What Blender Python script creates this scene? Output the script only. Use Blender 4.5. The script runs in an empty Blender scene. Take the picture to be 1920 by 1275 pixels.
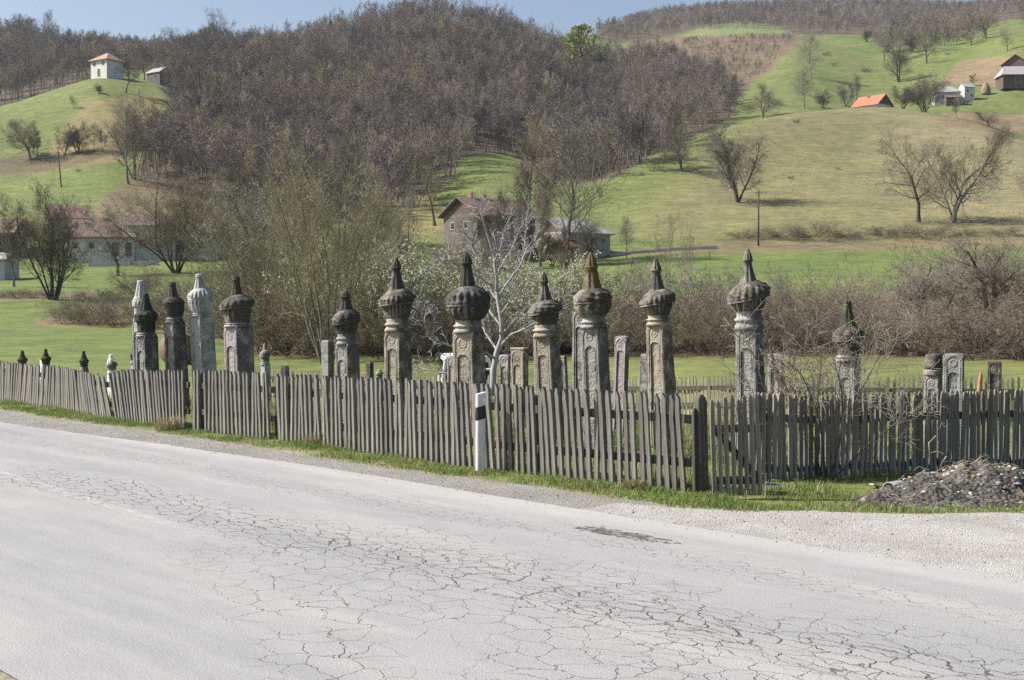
import bpy, math, random
import numpy as np
from mathutils import Vector, Matrix, Euler

R = math.radians
rng = np.random.default_rng(7)
random.seed(7)
sc = bpy.context.scene
COL = sc.collection

# ------------------------------------------------------------------ camera
F = 2300.0            # focal length in photo pixels (photo 1920 x 1275)
CH = 2.2              # eye height above the road
PITCH = math.atan((637.5 - 565.0) / F)
cam_d = bpy.data.cameras.new('camera')
cam = bpy.data.objects.new('camera', cam_d)
COL.objects.link(cam)
cam.location = (0, 0, CH)
cam.rotation_euler = (math.pi / 2 - PITCH, 0, 0)
cam_d.sensor_width = 36.0
cam_d.lens = F / 1920.0 * 36.0
cam_d.clip_end = 6000
cam_d.clip_start = 0.1
sc.camera = cam


def at(px, py, Y):
    """world point at distance Y along the view, seen at photo pixel px, py"""
    return Vector(((px - 960.0) / F * Y, Y, CH + (565.0 - py) / F * Y))


# ------------------------------------------------------------------ mesh builder
class MB:
    def __init__(self):
        self.v = []
        self.f = []
        self.n = 0
        self.att = []

    def add(self, verts, faces, mat=0):
        verts = np.asarray(verts, dtype=np.float64).reshape(-1, 3)
        faces = np.asarray(faces, dtype=np.int64)
        self.v.append(verts)
        self.f.append((faces + self.n, mat))
        self.n += len(verts)
        return self

    def box(self, lo, hi, M=None, mat=0):
        (x0, y0, z0), (x1, y1, z1) = lo, hi
        v = np.array([(x0, y0, z0), (x1, y0, z0), (x1, y1, z0), (x0, y1, z0),
                      (x0, y0, z1), (x1, y0, z1), (x1, y1, z1), (x0, y1, z1)], float)
        if M is not None:
            v = xf(v, M)
        self.add(v, [(3, 2, 1, 0), (4, 5, 6, 7), (0, 1, 5, 4), (1, 2, 6, 5), (2, 3, 7, 6), (3, 0, 4, 7)], mat)
        return self

    def grid(self, P, mat=0, closed_u=False):
        """P: (m, n, 3) array of points"""
        m, n = P.shape[:2]
        idx = np.arange(m * n).reshape(m, n)
        if closed_u:
            idx = np.concatenate([idx, idx[:, :1]], 1)
        a = idx[:-1, :-1].ravel(); b = idx[:-1, 1:].ravel(); c = idx[1:, 1:].ravel(); d = idx[1:, :-1].ravel()
        self.add(P.reshape(-1, 3), np.stack([a, b, c, d], 1), mat)
        return self

    def tubes(self, P, Rd, k=4, mat=0):
        """P: (B, n, 3) polylines, Rd: (B, n) radii"""
        P = np.asarray(P, float); Rd = np.asarray(Rd, float)
        B, n = P.shape[:2]
        T = np.empty_like(P)
        T[:, 1:-1] = P[:, 2:] - P[:, :-2]
        T[:, 0] = P[:, 1] - P[:, 0]
        T[:, -1] = P[:, -1] - P[:, -2]
        T /= np.linalg.norm(T, axis=2, keepdims=True) + 1e-12
        mean = T.mean(1)
        ref = np.where(np.abs(mean[:, 2:3]) > 0.8, np.array([[1.0, 0.0, 0.0]]), np.array([[0.0, 0.0, 1.0]]))[:, None, :]
        A = np.cross(T, ref); A /= np.linalg.norm(A, axis=2, keepdims=True) + 1e-12
        Bn = np.cross(T, A)
        ang = np.arange(k) / k * 2 * math.pi
        V = P[:, :, None, :] + Rd[:, :, None, None] * (np.cos(ang)[None, None, :, None] * A[:, :, None, :] + np.sin(ang)[None, None, :, None] * Bn[:, :, None, :])
        idx = np.arange(B * n * k).reshape(B, n, k)
        nx = np.roll(idx, -1, axis=2)
        q = np.stack([idx[:, :-1], nx[:, :-1], nx[:, 1:], idx[:, 1:]], -1).reshape(-1, 4)
        self.add(V.reshape(-1, 3), q, mat)
        return self

    def lathe(self, prof, k=24, cx=0, cy=0, fn=None, mat=0):
        """prof: list of (r, z); fn(angle, i, r, z) -> (dr, dz)"""
        prof = np.array(prof, float)
        ang = np.arange(k) / k * 2 * math.pi
        r = np.repeat(prof[:, :1], k, 1); z = np.repeat(prof[:, 1:], k, 1)
        if fn is not None:
            dr, dz = fn(ang[None, :], np.arange(len(prof))[:, None], r, z)
            r = r + dr; z = z + dz
        P = np.stack([cx + r * np.cos(ang), cy + r * np.sin(ang), z], -1)
        self.grid(P[:, ::1], mat, closed_u=True)
        return self

    def build(self, name, mat, parent=None, smooth=False, bevel=0.0):
        me = bpy.data.meshes.new(name)
        V = np.concatenate(self.v) if self.v else np.zeros((0, 3))
        loops, starts, totals, mats = [], [], [], []
        s = 0
        for fa, mi in self.f:
            if fa.size == 0:
                continue
            m, k = fa.shape
            loops.append(fa.ravel())
            starts.append(s + np.arange(m) * k)
            totals.append(np.full(m, k))
            mats.append(np.full(m, mi))
            s += m * k
        me.vertices.add(len(V))
        me.vertices.foreach_set('co', V.astype(np.float32).ravel())
        if loops:
            L = np.concatenate(loops)
            me.loops.add(len(L))
            me.loops.foreach_set('vertex_index', L.astype(np.int32))
            S = np.concatenate(starts)
            me.polygons.add(len(S))
            me.polygons.foreach_set('loop_start', S.astype(np.int32))
            me.polygons.foreach_set('loop_total', np.concatenate(totals).astype(np.int32))
            me.polygons.foreach_set('material_index', np.concatenate(mats).astype(np.int32))
            me.polygons.foreach_set('use_smooth', np.full(len(S), smooth))
        me.update(calc_edges=True)
        me.validate()
        for m in (mat if isinstance(mat, (list, tuple)) else [mat]):
            me.materials.append(m)
        ob = bpy.data.objects.new(name, me)
        COL.objects.link(ob)
        if parent is not None:
            ob.parent = parent
        if bevel > 0:
            md = ob.modifiers.new('bevel', 'BEVEL')
            md.width = bevel; md.segments = 2; md.limit_method = 'ANGLE'; md.angle_limit = R(40)
        return ob


def xf(v, M):
    v = np.asarray(v, float)
    A = np.array(M)
    return v @ A[:3, :3].T + A[:3, 3]


def tag(o, label=None, cat=None, group=None, kind=None):
    if label: o['label'] = label
    if cat: o['category'] = cat
    if group: o['group'] = group
    if kind: o['kind'] = kind
    return o


def thing(name, label, cat, loc=(0, 0, 0), rz=0.0, group=None):
    o = bpy.data.objects.new(name, None)
    o.empty_display_size = 0.3
    COL.objects.link(o)
    o.location = loc
    o.rotation_euler = (0, 0, rz)
    return tag(o, label, cat, group)


def copy_tree(o, parent=None):
    c = o.copy()
    COL.objects.link(c)
    c.parent = parent
    for ch in list(o.children):
        copy_tree(ch, c)
    return c


def structure(ob):
    ob['kind'] = 'structure'
    return ob


# ------------------------------------------------------------------ materials
class NT:
    def __init__(self, name):
        self.m = bpy.data.materials.new(name)
        self.m.use_nodes = True
        self.t = self.m.node_tree
        self.b = self.t.nodes['Principled BSDF']
        self.out = self.t.nodes['Material Output']
        self.b.inputs['Roughness'].default_value = 0.9
        self.b.inputs['Specular IOR Level'].default_value = 0.2

    def n(self, typ, ins=None, **props):
        nd = self.t.nodes.new(typ)
        for k, v in props.items():
            setattr(nd, k, v)
        for k, v in (ins or {}).items():
            self.put(nd.inputs[k], v)
        return nd

    def put(self, sock, v):
        if isinstance(v, bpy.types.NodeSocket):
            self.t.links.new(v, sock)
        elif isinstance(v, bpy.types.Node):
            self.t.links.new(v.outputs[0], sock)
        else:
            if sock.type == 'RGBA' and len(v) == 3:
                v = (*v, 1.0)
            sock.default_value = v

    def coord(self, kind='Object', scale=(1, 1, 1), rot=(0, 0, 0)):
        c = self.n('ShaderNodeTexCoord')
        mp = self.n('ShaderNodeMapping', {'Vector': c.outputs[kind], 'Scale': scale, 'Rotation': rot})
        return mp.outputs[0]

    def noise(self, vec, scale, detail=4.0, rough=0.55, dist=0.0):
        return self.n('ShaderNodeTexNoise', {'Vector': vec, 'Scale': scale, 'Detail': detail, 'Roughness': rough, 'Distortion': dist}).outputs['Fac']

    def ramp(self, fac, stops, interp='LINEAR'):
        nd = self.n('ShaderNodeValToRGB', {'Fac': fac})
        cr = nd.color_ramp
        cr.interpolation = interp
        while len(cr.elements) < len(stops):
            cr.elements.new(0.5)
        for e, (p, c) in zip(cr.elements, stops):
            e.position = p
            if not hasattr(c, '__len__'): c = (c, c, c)
            e.color = (*c, 1.0)
        return nd.outputs[0]

    def mix(self, fac, a, b, blend='MIX'):
        nd = self.n('ShaderNodeMix', data_type='RGBA', blend_type=blend)
        self.put(nd.inputs[0], fac)
        self.put(nd.inputs[6], a)
        self.put(nd.inputs[7], b)
        return nd.outputs[2]

    def math(self, op, a, b=0.0, clamp=False):
        nd = self.n('ShaderNodeMath', operation=op, use_clamp=clamp)
        self.put(nd.inputs[0], a)
        self.put(nd.inputs[1], b)
        return nd.outputs[0]

    def color(self, c):
        self.put(self.b.inputs['Base Color'], c)
        return self

    def bump(self, h, strength=0.5, dist=0.02):
        nd = self.n('ShaderNodeBump', {'Height': h, 'Strength': strength, 'Distance': dist})
        self.t.links.new(nd.outputs[0], self.b.inputs['Normal'])
        return self


def sstep(a, b, x):
    t = np.clip((np.asarray(x, float) - a) / (b - a), 0, 1)
    return t * t * (3 - 2 * t)


# value noise (numpy) used for terrain relief, weathering and density
_perm = np.random.default_rng(3).random((256, 256))


def vnoise(x, y):
    x = np.asarray(x, float); y = np.asarray(y, float)
    xi = np.floor(x).astype(int); yi = np.floor(y).astype(int)
    fx = x - xi; fy = y - yi
    fx = fx * fx * (3 - 2 * fx); fy = fy * fy * (3 - 2 * fy)
    a = _perm[xi & 255, yi & 255]; b = _perm[(xi + 1) & 255, yi & 255]
    c = _perm[xi & 255, (yi + 1) & 255]; d = _perm[(xi + 1) & 255, (yi + 1) & 255]
    return (a * (1 - fx) + b * fx) * (1 - fy) + (c * (1 - fx) + d * fx) * fy


def fbm(x, y, o=4):
    s = 0.0; amp = 0.5
    for i in range(o):
        s = s + amp * (vnoise(x * 2 ** i + 17 * i, y * 2 ** i + 31 * i) - 0.5)
        amp *= 0.5
    return s
# ------------------------------------------------------------------ terrain
# Control profiles: for a bearing (photo column), a list of (distance m, apparent row)
K_CTRL = {
 -1200: [(112, 607), (135, 560), (195, 505), (220, 465), (280, 390), (340, 310), (400, 290), (500, 230), (600, 170), (680, 140), (760, 100)],
 -300: [(112, 607), (135, 558), (195, 500), (218, 455), (280, 350), (335, 245), (400, 238), (500, 180), (600, 130), (660, 110), (720, 78)],
 0: [(112, 607), (135, 556), (195, 499), (215, 452), (285, 322), (345, 205), (400, 208), (500, 155), (580, 118), (650, 96), (700, 78)],
 110: [(110, 609), (135, 557), (193, 495), (215, 445), (285, 310), (357, 170), (405, 178), (500, 148), (580, 122), (650, 108), (700, 95)],
 200: [(108, 612), (135, 558), (191, 493), (215, 442), (285, 298), (365, 149), (412, 160), (500, 142), (580, 126), (650, 118), (700, 110)],
 300: [(98, 624), (133, 555), (190, 494), (218, 440), (290, 305), (372, 158), (420, 158), (500, 140), (580, 128), (650, 122), (720, 116)],
 400: [(86, 640), (128, 556), (190, 496), (225, 440), (290, 325), (360, 215), (420, 160), (480, 132), (540, 114), (600, 112), (700, 112)],
 500: [(78, 655), (122, 560), (190, 496), (222, 445), (290, 335), (365, 230), (430, 165), (500, 122), (560, 104), (620, 103), (710, 106)],
 600: [(71, 664), (114, 565), (190, 496), (220, 446), (290, 342), (370, 240), (440, 165), (520, 110), (590, 82), (640, 83), (720, 98)],
 720: [(67, 667), (110, 568), (190, 490), (216, 442), (290, 342), (370, 236), (450, 150), (530, 90), (610, 52), (680, 60), (760, 80)],
 800: [(66, 668), (108, 569), (190, 488), (214, 440), (288, 342), (370, 240), (450, 152), (540, 86), (620, 43), (690, 55), (780, 80)],
 900: [(64, 670), (106, 570), (190, 490), (214, 440), (280, 340), (360, 255), (450, 162), (540, 92), (620, 54), (700, 70), (800, 84)],
 1000: [(62, 671), (102, 571), (190, 490), (214, 440), (268, 352), (345, 292), (450, 192), (550, 118), (640, 85), (740, 82), (900, 92)],
 1100: [(61, 671), (99, 572), (190, 486), (214, 438), (240, 395), (268, 347), (338, 330), (480, 232), (640, 116), (760, 100), (1000, 88)],
 1150: [(60, 671), (97, 572), (190, 483), (213, 438), (246, 380), (280, 323), (345, 326), (490, 240), (645, 122), (780, 96), (1120, 84)],
 1200: [(60, 670), (95, 573), (190, 479), (212, 437), (250, 366), (292, 300), (350, 302), (500, 192), (650, 116), (800, 90), (1250, 74)],
 1300: [(59, 669), (92, 573), (190, 474), (212, 436), (258, 347), (315, 262), (370, 264), (500, 182), (680, 102), (850, 72), (1300, 58)],
 1400: [(58, 668), (90, 573), (191, 471), (212, 435), (268, 336), (335, 231), (385, 240), (500, 172), (700, 92), (850, 62), (1300, 56)],
 1500: [(57, 668), (89, 573), (192, 468), (212, 434), (272, 332), (356, 214), (400, 222), (520, 142), (700, 84), (850, 66), (1300, 48)],
 1640: [(56, 669), (88, 573), (194, 464), (212, 432), (276, 330), (376, 205), (420, 211), (550, 142), (700, 84), (820, 72), (1300, 48)],
 1800: [(55, 671), (88, 572), (195, 459), (212, 431), (270, 338), (350, 228), (394, 224), (520, 132), (640, 84), (740, 74), (1300, 62)],
 1920: [(54, 673), (88, 570), (195, 456), (212, 430), (258, 352), (318, 268), (372, 262), (480, 142), (560, 72), (640, 68), (1300, 66)],
 2300: [(54, 673), (88, 570), (195, 456), (212, 430), (255, 370), (300, 318), (365, 285), (480, 150), (560, 72), (640, 64), (1300, 60)],
 3200: [(54, 673), (88, 570), (195, 456), (212, 430), (255, 375), (300, 330), (365, 300), (480, 160), (560, 90), (640, 80), (1300, 70)],
}


def pchip_slopes(x, y):
    h = np.diff(x, axis=-1); d = np.diff(y, axis=-1) / h
    w1 = 2 * h[..., 1:] + h[..., :-1]; w2 = h[..., 1:] + 2 * h[..., :-1]
    same = d[..., 1:] * d[..., :-1] > 0
    m = np.zeros_like(y)
    with np.errstate(divide='ignore', invalid='ignore'):
        mid = (w1 + w2) / (w1 / d[..., :-1] + w2 / d[..., 1:])
    m[..., 1:-1] = np.where(same, mid, 0.0)
    m[..., 0] = d[..., 0]; m[..., -1] = d[..., -1]
    return m


def hermite(x0, x1, y0, y1, m0, m1, x):
    h = x1 - x0; t = np.clip((x - x0) / h, 0, 1)
    t2 = t * t; t3 = t2 * t
    return (2 * t3 - 3 * t2 + 1) * y0 + (t3 - 2 * t2 + t) * h * m0 + (-2 * t3 + 3 * t2) * y1 + (t3 - t2) * h * m1


U_TAB = np.arange(-1200, 3201, 4.0)
_us = np.array(sorted(K_CTRL))
_c = np.array([K_CTRL[u] for u in _us], float)          # (nu, K, 2)


def _tab(vals):                                          # smooth across bearings
    m = pchip_slopes(_us.astype(float), vals)
    i = np.clip(np.searchsorted(_us, U_TAB, 'right') - 1, 0, len(_us) - 2)
    return hermite(_us[i], _us[i + 1], vals[i], vals[i + 1], m[i], m[i + 1], U_TAB)


NEARY = 38.0
_Yk = np.stack([_tab(_c[:, k, 0]) for k in range(_c.shape[1])], 1)
_Pk = np.stack([_tab(_c[:, k, 1]) for k in range(_c.shape[1])], 1)
_Zk = CH + (565.0 - _Pk) / F * _Yk


def near_z(X, Y):
    X = np.asarray(X, float); Y = np.asarray(Y, float)
    s = (X + Y) / math.sqrt(2); t = (Y - X) / math.sqrt(2)
    drop = 0.45 + 0.65 * sstep(14, 28, t)
    z = -drop * sstep(11.6, 24.0, s)
    z = z + sstep(10.2, 11.2, s) * 0.05 * fbm(X * 0.8, Y * 0.8, 3)
    # soil mound beside the right hand fence
    return z


# absolute table minus the near surface -> far relief added on top
_Xk = (U_TAB[:, None] - 960.0) / F * _Yk
_Dk = _Zk - near_z(_Xk, _Yk)
_YY = np.concatenate([np.full((len(U_TAB), 1), NEARY), _Yk, _Yk[:, -1:] + 500], 1)
_DD = np.concatenate([np.zeros((len(U_TAB), 1)), _Dk, _Dk[:, -1:] - 40], 1)
_MM = pchip_slopes(_YY, _DD); _MM[:, 0] = 0


def height(X, Y, rough=True):
    X = np.asarray(X, float); Y = np.asarray(Y, float)
    shp = np.broadcast(X, Y).shape
    x = np.broadcast_to(X, shp).ravel(); y = np.broadcast_to(Y, shp).ravel()
    yc = np.maximum(y, NEARY)
    u = 960.0 + x / yc * F
    q = np.clip((u - U_TAB[0]) / 4.0, 0, len(U_TAB) - 1.001)
    i = q.astype(int); w = (q - i)[:, None]
    yk = _YY[i] * (1 - w) + _YY[i + 1] * w
    dk = _DD[i] * (1 - w) + _DD[i + 1] * w
    mk = _MM[i] * (1 - w) + _MM[i + 1] * w
    j = np.clip((yk <= yc[:, None]).sum(1) - 1, 0, yk.shape[1] - 2)
    a = np.arange(len(x))
    d = hermite(yk[a, j], yk[a, j + 1], dk[a, j], dk[a, j + 1], mk[a, j], mk[a, j + 1], yc)
    z = near_z(x, y) + d
    if rough:
        amp = sstep(60, 200, yc) * 0.5 + sstep(300, 600, yc) * 3.0
        z = z + amp * fbm(x * 0.05, y * 0.05, 4) + sstep(40, 70, yc) * 0.12 * fbm(x * 0.5, y * 0.5, 3)
    return z.reshape(shp) if shp else float(z[0])


def ground(px, Y):
    x = (px - 960.0) / F * Y
    return Vector((x, Y, float(height(x, Y))))


def hit(px, py, y0, y1):
    """ground point seen at a pixel, searched between two distances"""
    Y = np.linspace(y0, y1, 600)
    X = (px - 960.0) / F * Y
    p = 565.0 - (height(X, Y) - CH) / Y * F
    k = np.argmax(p <= py) if (p <= py).any() else int(np.argmin(np.abs(p - py)))
    return Vector((X[k], Y[k], float(height(X[k], Y[k]))))


def in_poly(px, py, poly):
    px = np.asarray(px); py = np.asarray(py)
    c = np.zeros(px.shape, bool)
    n = len(poly)
    for i in range(n):
        x1, y1 = poly[i]; x2, y2 = poly[i - 1]
        if y1 == y2: continue
        cond = ((y1 > py) != (y2 > py)) & (px < (x2 - x1) * (py - y1) / (y2 - y1) + x1)
        c ^= cond
    return c


MEADOW = (0.145, 0.164, 0.064)
LUSH = (0.116, 0.160, 0.046)
DRY = (0.270, 0.245, 0.105)
LEAFLIT = (0.105, 0.086, 0.066)
SCRUB = (0.155, 0.118, 0.086)
PLOUGH = (0.215, 0.165, 0.110)
FRINGE = (0.160, 0.140, 0.085)
# ground cover patches: outline by bearing and apparent row, distance limits, real colour
WOOD = [(335, 178), (322, 232), (296, 268), (236, 340), (330, 352), (440, 397), (560, 432), (700, 425), (770, 398), (850, 335), (880, 288), (965, 292), (1010, 335), (1090, 347), (1150, 334), (1260, 276), (1372, 224), (1384, 186), (1340, 166), (1280, 142), (1215, 102), (1160, 62), (1100, 50), (1000, 30), (900, 10), (700, 10), (600, 40), (500, 70), (400, 80), (320, 110)]
WOOD_L = [(-700, 300), (-200, 240), (0, 203), (60, 186), (120, 170), (170, 150), (190, 142), (330, 132), (410, 112), (400, 40), (-700, 0)]
WOOD_R = [(1120, 90), (1250, 70), (1280, 62), (1440, 58), (1480, 70), (1600, 74), (1800, 78), (2700, 80), (2700, -40), (1120, -40)]
PATCH = [
 (WOOD, 235, 790, LEAFLIT), (WOOD_L, 372, 1300, LEAFLIT), (WOOD_R, 840, 2000, LEAFLIT),
 ([(1170, 80), (1290, 72), (1500, 66), (1490, 85), (1440, 135), (1395, 170), (1380, 205), (1280, 150)], 440, 900, SCRUB),
 ([(1280, 72), (1300, 55), (1400, 45), (1470, 58), (1490, 66), (1400, 66)], 600, 1100, (0.165, 0.195, 0.09)),
 # dry grass on the round hill
 ([(1150, 445), (1330, 290), (1440, 190), (1600, 150), (1760, 150), (2000, 230), (2400, 420), (2400, 460), (1400, 445)], 206, 400, (0.188, 0.176, 0.094)),
 ([(1640, 300), (1690, 180), (1900, 200), (2400, 250), (2400, 430), (1750, 430)], 215, 400, (0.218, 0.196, 0.118)),
 ([(1150, 470), (1400, 442), (1700, 440), (2400, 440), (2400, 466), (1150, 478)], 188, 218, (0.165, 0.142, 0.084)),
 ([(1760, 158), (1800, 112), (2100, 104), (2100, 150), (1880, 168)], 400, 600, PLOUGH),
 ([(1750, 216), (2100, 212), (2100, 245), (1880, 254), (1770, 240)], 322, 470, PLOUGH),
 # dry hillside below the white farmhouse
 ([(120, 245), (160, 192), (310, 182), (320, 250), (250, 300), (60, 330), (90, 290)], 250, 380, (0.200, 0.172, 0.085)),
 ([(-60, 300), (150, 288), (230, 285), (150, 318), (-60, 335)], 240, 330, (0.115, 0.098, 0.060)),
 ([(150, 425), (240, 335), (380, 365), (520, 432), (620, 450), (160, 450)], 205, 330, (0.165, 0.130, 0.085)),
 ([(700, 440), (720, 385), (800, 370), (870, 400), (1010, 400), (1000, 440)], 200, 300, (0.215, 0.195, 0.085)),
 # stream bank under the thickets
 ([(60, 612), (70, 600), (240, 590), (480, 620), (500, 664), (240, 616)], 88, 128, (0.195, 0.150, 0.095)),
 ([(440, 668), (440, 560), (2400, 552), (2400, 690), (1400, 667)], 54, 108, (0.150, 0.115, 0.070)),
 ([(-600, 566), (180, 562), (180, 546), (-600, 546)], 118, 150, FRINGE),
]

FEATHER = {(0.165, 0.142, 0.084): 14.0, (0.188, 0.176, 0.094): 70.0, (0.218, 0.196, 0.118): 60.0}
# fan of vertices, dense near the camera
us = np.concatenate([np.arange(-1100, -120, 30), np.arange(-120, 2040, 6.0), np.arange(2040, 3160, 30)])
ys = [-30.0]
while ys[-1] < 38: ys.append(ys[-1] + (2.0 if ys[-1] < 6 else 0.33))
while ys[-1] < 1900: ys.append(ys[-1] * 1.0085)
ys = np.array(ys)
UU, YY = np.meshgrid(us, ys)
XX = (UU - 960.0) / F * np.maximum(YY, NEARY)
ZZ = height(XX, YY)
PY = 565.0 - (ZZ - CH) / np.maximum(YY, 1.0) * F
UUr = 960.0 + XX / np.maximum(YY, 1.0) * F
colr = np.empty((*XX.shape, 3))
mixn = np.clip(0.5 + 1.6 * fbm(XX * 0.018, YY * 0.018, 4), 0, 1)[..., None]
colr[:] = np.array(MEADOW) * (1 - mixn) + np.array(LUSH) * mixn
lush = (sstep(70, 48, YY) * 0.0 + ((YY > 88) & (YY < 205)) * 0.7)[..., None]
colr = colr * (1 - lush) + np.array(LUSH) * lush
tan_f = np.clip(0.35 + 2.2 * fbm(XX * 0.06 + 9, YY * 0.03, 4), 0, 1)[..., None] * ((YY > 24) & (YY < 62))[..., None] * 0.6
colr = colr * (1 - tan_f) + np.array((0.205, 0.195, 0.085)) * tan_f
CREST = np.interp(UU, U_TAB, _Yk[:, 5]) + 5.0
wob = fbm(XX * 0.06, YY * 0.06, 4)
for poly, ya, yb, c in PATCH:
    ju = UUr + wob * 26; jp = PY + fbm(XX * 0.09 + 40, YY * 0.05, 4) * 12
    fr = FEATHER.get(c, 5.0)
    m = np.zeros(XX.shape)
    offs = [(0, 0)] + [(math.cos(q) * e, math.sin(q) * e * 0.5) for e in (0.5, 1.0) for q in np.arange(0, 6.2, 0.785)]
    for ox, oy in offs:
        m += in_poly(ju + ox * fr, jp + oy * fr, poly)
    lim = np.minimum(CREST, yb) if c in FEATHER else yb
    m = m / len(offs) * ((YY > ya) & (YY < lim))
    colr = colr * (1 - m[..., None]) + np.array(c) * m[..., None]
# bare earth and thin turf beside the road
ss = (XX + YY) / math.sqrt(2)
edge = (sstep(10.75, 10.2, ss + 0.5 * fbm(XX * 1.2, YY * 1.2, 3)) * (YY < 60))[..., None]
colr = colr * (1 - edge) + np.array((0.30, 0.27, 0.22)) * edge
mb = MB()
mb.grid(np.stack([XX, YY, ZZ], -1))
t = NT('meadow_ground')
vc = t.n('ShaderNodeVertexColor', layer_name='cover').outputs[0]
oc = t.coord('Object')
n1 = t.noise(oc, 0.11, 6, 0.65)
n2 = t.noise(oc, 1.7, 5, 0.7)
n3 = t.noise(oc, 14.0, 4, 0.7)
c1 = t.mix(1.0, vc, t.ramp(n1, [(0.3, (0.78, 0.80, 0.85)), (0.7, (1.22, 1.18, 1.05))]), 'MULTIPLY')
c2 = t.mix(1.0, c1, t.ramp(n2, [(0.3, (0.72, 0.78, 0.72)), (0.72, (1.25, 1.2, 1.15))]), 'MULTIPLY')
n4 = t.noise(t.coord('Object', (0.35, 0.6, 0.6)), 1.0, 5, 0.7)
c2 = t.mix(1.0, c2, t.ramp(n4, [(0.36, (0.72, 0.78, 0.74)), (0.64, (1.26, 1.17, 1.12))]), 'MULTIPLY')
c3 = t.mix(1.0, c2, t.ramp(n3, [(0.25, 0.72), (0.75, 1.25)]), 'MULTIPLY')
t.color(c3)
t.bump(t.math('ADD', n2, t.math('MULTIPLY', n3, 0.5)), 0.6, 0.08)
MAT_GROUND = t.m
terrain = structure(mb.build('meadow_terrain', MAT_GROUND, smooth=True))
at_c = terrain.data.color_attributes.new('cover', 'FLOAT_COLOR', 'POINT')
at_c.data.foreach_set('color', np.concatenate([np.clip(colr, 0, 1), np.ones((*XX.shape, 1))], -1).astype(np.float32).ravel())

# ------------------------------------------------------------------ road (local x along, local y across)
ROADROT = -math.pi / 4


def road_pt(x, s, z=0.0):
    """road coordinates -> world (x along to the right, s across away from the camera)"""
    r2 = math.sqrt(0.5)
    return (r2 * x + r2 * s, -r2 * x + r2 * s, z)


def strip(x0, x1, dx, lo_fn, hi_fn, ny, zfn):
    xs = np.arange(x0, x1 + dx, dx)
    lo = lo_fn(xs); hi = hi_fn(xs)
    P = np.empty((len(xs), ny, 3))
    for k in range(ny):
        s = lo + (hi - lo) * k / (ny - 1)
        P[:, k, 0] = xs; P[:, k, 1] = s; P[:, k, 2] = zfn(xs, s)
    return P[:, ::-1]


def road_z(x, s):
    z = 0.010 + 0 * x
    # a shallow pothole and rutting
    z = z - 0.0
    return z


t = NT('cracked_asphalt')
oc = t.coord('Object')
sep = t.n('ShaderNodeSeparateXYZ', {'Vector': oc})
sx, sy = sep.outputs[0], sep.outputs[1]
big = t.noise(t.coord('Object', (0.16, 1.1, 1)), 1.0, 5, 0.6)
mid = t.noise(t.coord('Object', (1.0, 3.0, 1)), 1.2, 5, 0.65)
fine = t.noise(oc, 95.0, 3, 0.8)
base = t.ramp(big, [(0.30, (0.252, 0.252, 0.252)), (0.52, (0.295, 0.291, 0.284)), (0.72, (0.345, 0.335, 0.312))])
base = t.mix(1.0, base, t.ramp(mid, [(0.3, 0.92), (0.7, 1.06)]), 'MULTIPLY')
speck = t.ramp(fine, [(0.36, 0.55), (0.5, 1.0), (0.64, 1.38)])
base = t.mix(1.0, base, speck, 'MULTIPLY')
# dusty pale margin at the far edge of the carriageway
dust = t.ramp(t.math('ADD', sy, t.math('MULTIPLY', mid, 0.35)), [(0.0, 0), (1.0, 1)])
dm = t.n('ShaderNodeMapRange', {'Value': t.math('ADD', sy, t.math('MULTIPLY', mid, 0.3)), 'From Min': 9.2, 'From Max': 9.5}).outputs[0]
base = t.mix(t.math('MULTIPLY', dm, 0.40), base, (0.43, 0.42, 0.39))
# cracks: three sizes of broken plates, only in the worn bands
wv = t.n('ShaderNodeTexNoise', {'Vector': oc, 'Scale': 1.6, 'Detail': 5.0, 'Roughness': 0.6})
wob_ = t.n('ShaderNodeVectorMath', {0: wv.outputs['Color'], 1: (0.5, 0.5, 0.5)}, operation='SUBTRACT')
wob2 = t.n('ShaderNodeVectorMath', {0: wob_.outputs[0], 'Scale': 0.42}, operation='SCALE')
wv3 = t.n('ShaderNodeTexNoise', {'Vector': oc, 'Scale': 9.0, 'Detail': 4.0})
wob4 = t.n('ShaderNodeVectorMath', {0: t.n('ShaderNodeVectorMath', {0: wv3.outputs['Color'], 1: (0.5, 0.5, 0.5)}, operation='SUBTRACT').outputs[0], 'Scale': 0.10}, operation='SCALE')
flat = t.n('ShaderNodeVectorMath', {0: oc, 1: (1, 1, 0)}, operation='MULTIPLY')
cc0 = t.n('ShaderNodeVectorMath', {0: flat.outputs[0], 1: wob2.outputs[0]}, operation='ADD')
cc = t.n('ShaderNodeVectorMath', {0: cc0.outputs[0], 1: wob4.outputs[0]}, operation='ADD').outputs[0]


def vor(scale, squash=(1, 1, 1)):
    mp = t.n('ShaderNodeMapping', {'Vector': cc, 'Scale': squash})
    return t.n('ShaderNodeTexVoronoi', {'Vector': mp.outputs[0], 'Scale': scale, 'Randomness': 1.0}, feature='DISTANCE_TO_EDGE', voronoi_dimensions='2D').outputs['Distance']


def mrange(v, a, b, c=0.0, d=1.0, kind='SMOOTHSTEP'):
    return t.n('ShaderNodeMapRange', {'Value': v, 'From Min': a, 'From Max': b, 'To Min': c, 'To Max': d}, interpolation_type=kind).outputs[0]


def band(v, a, b, w):
    return t.math('MULTIPLY', mrange(v, a - w, a + w), mrange(v, b - w, b + w, 1.0, 0.0))


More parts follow.
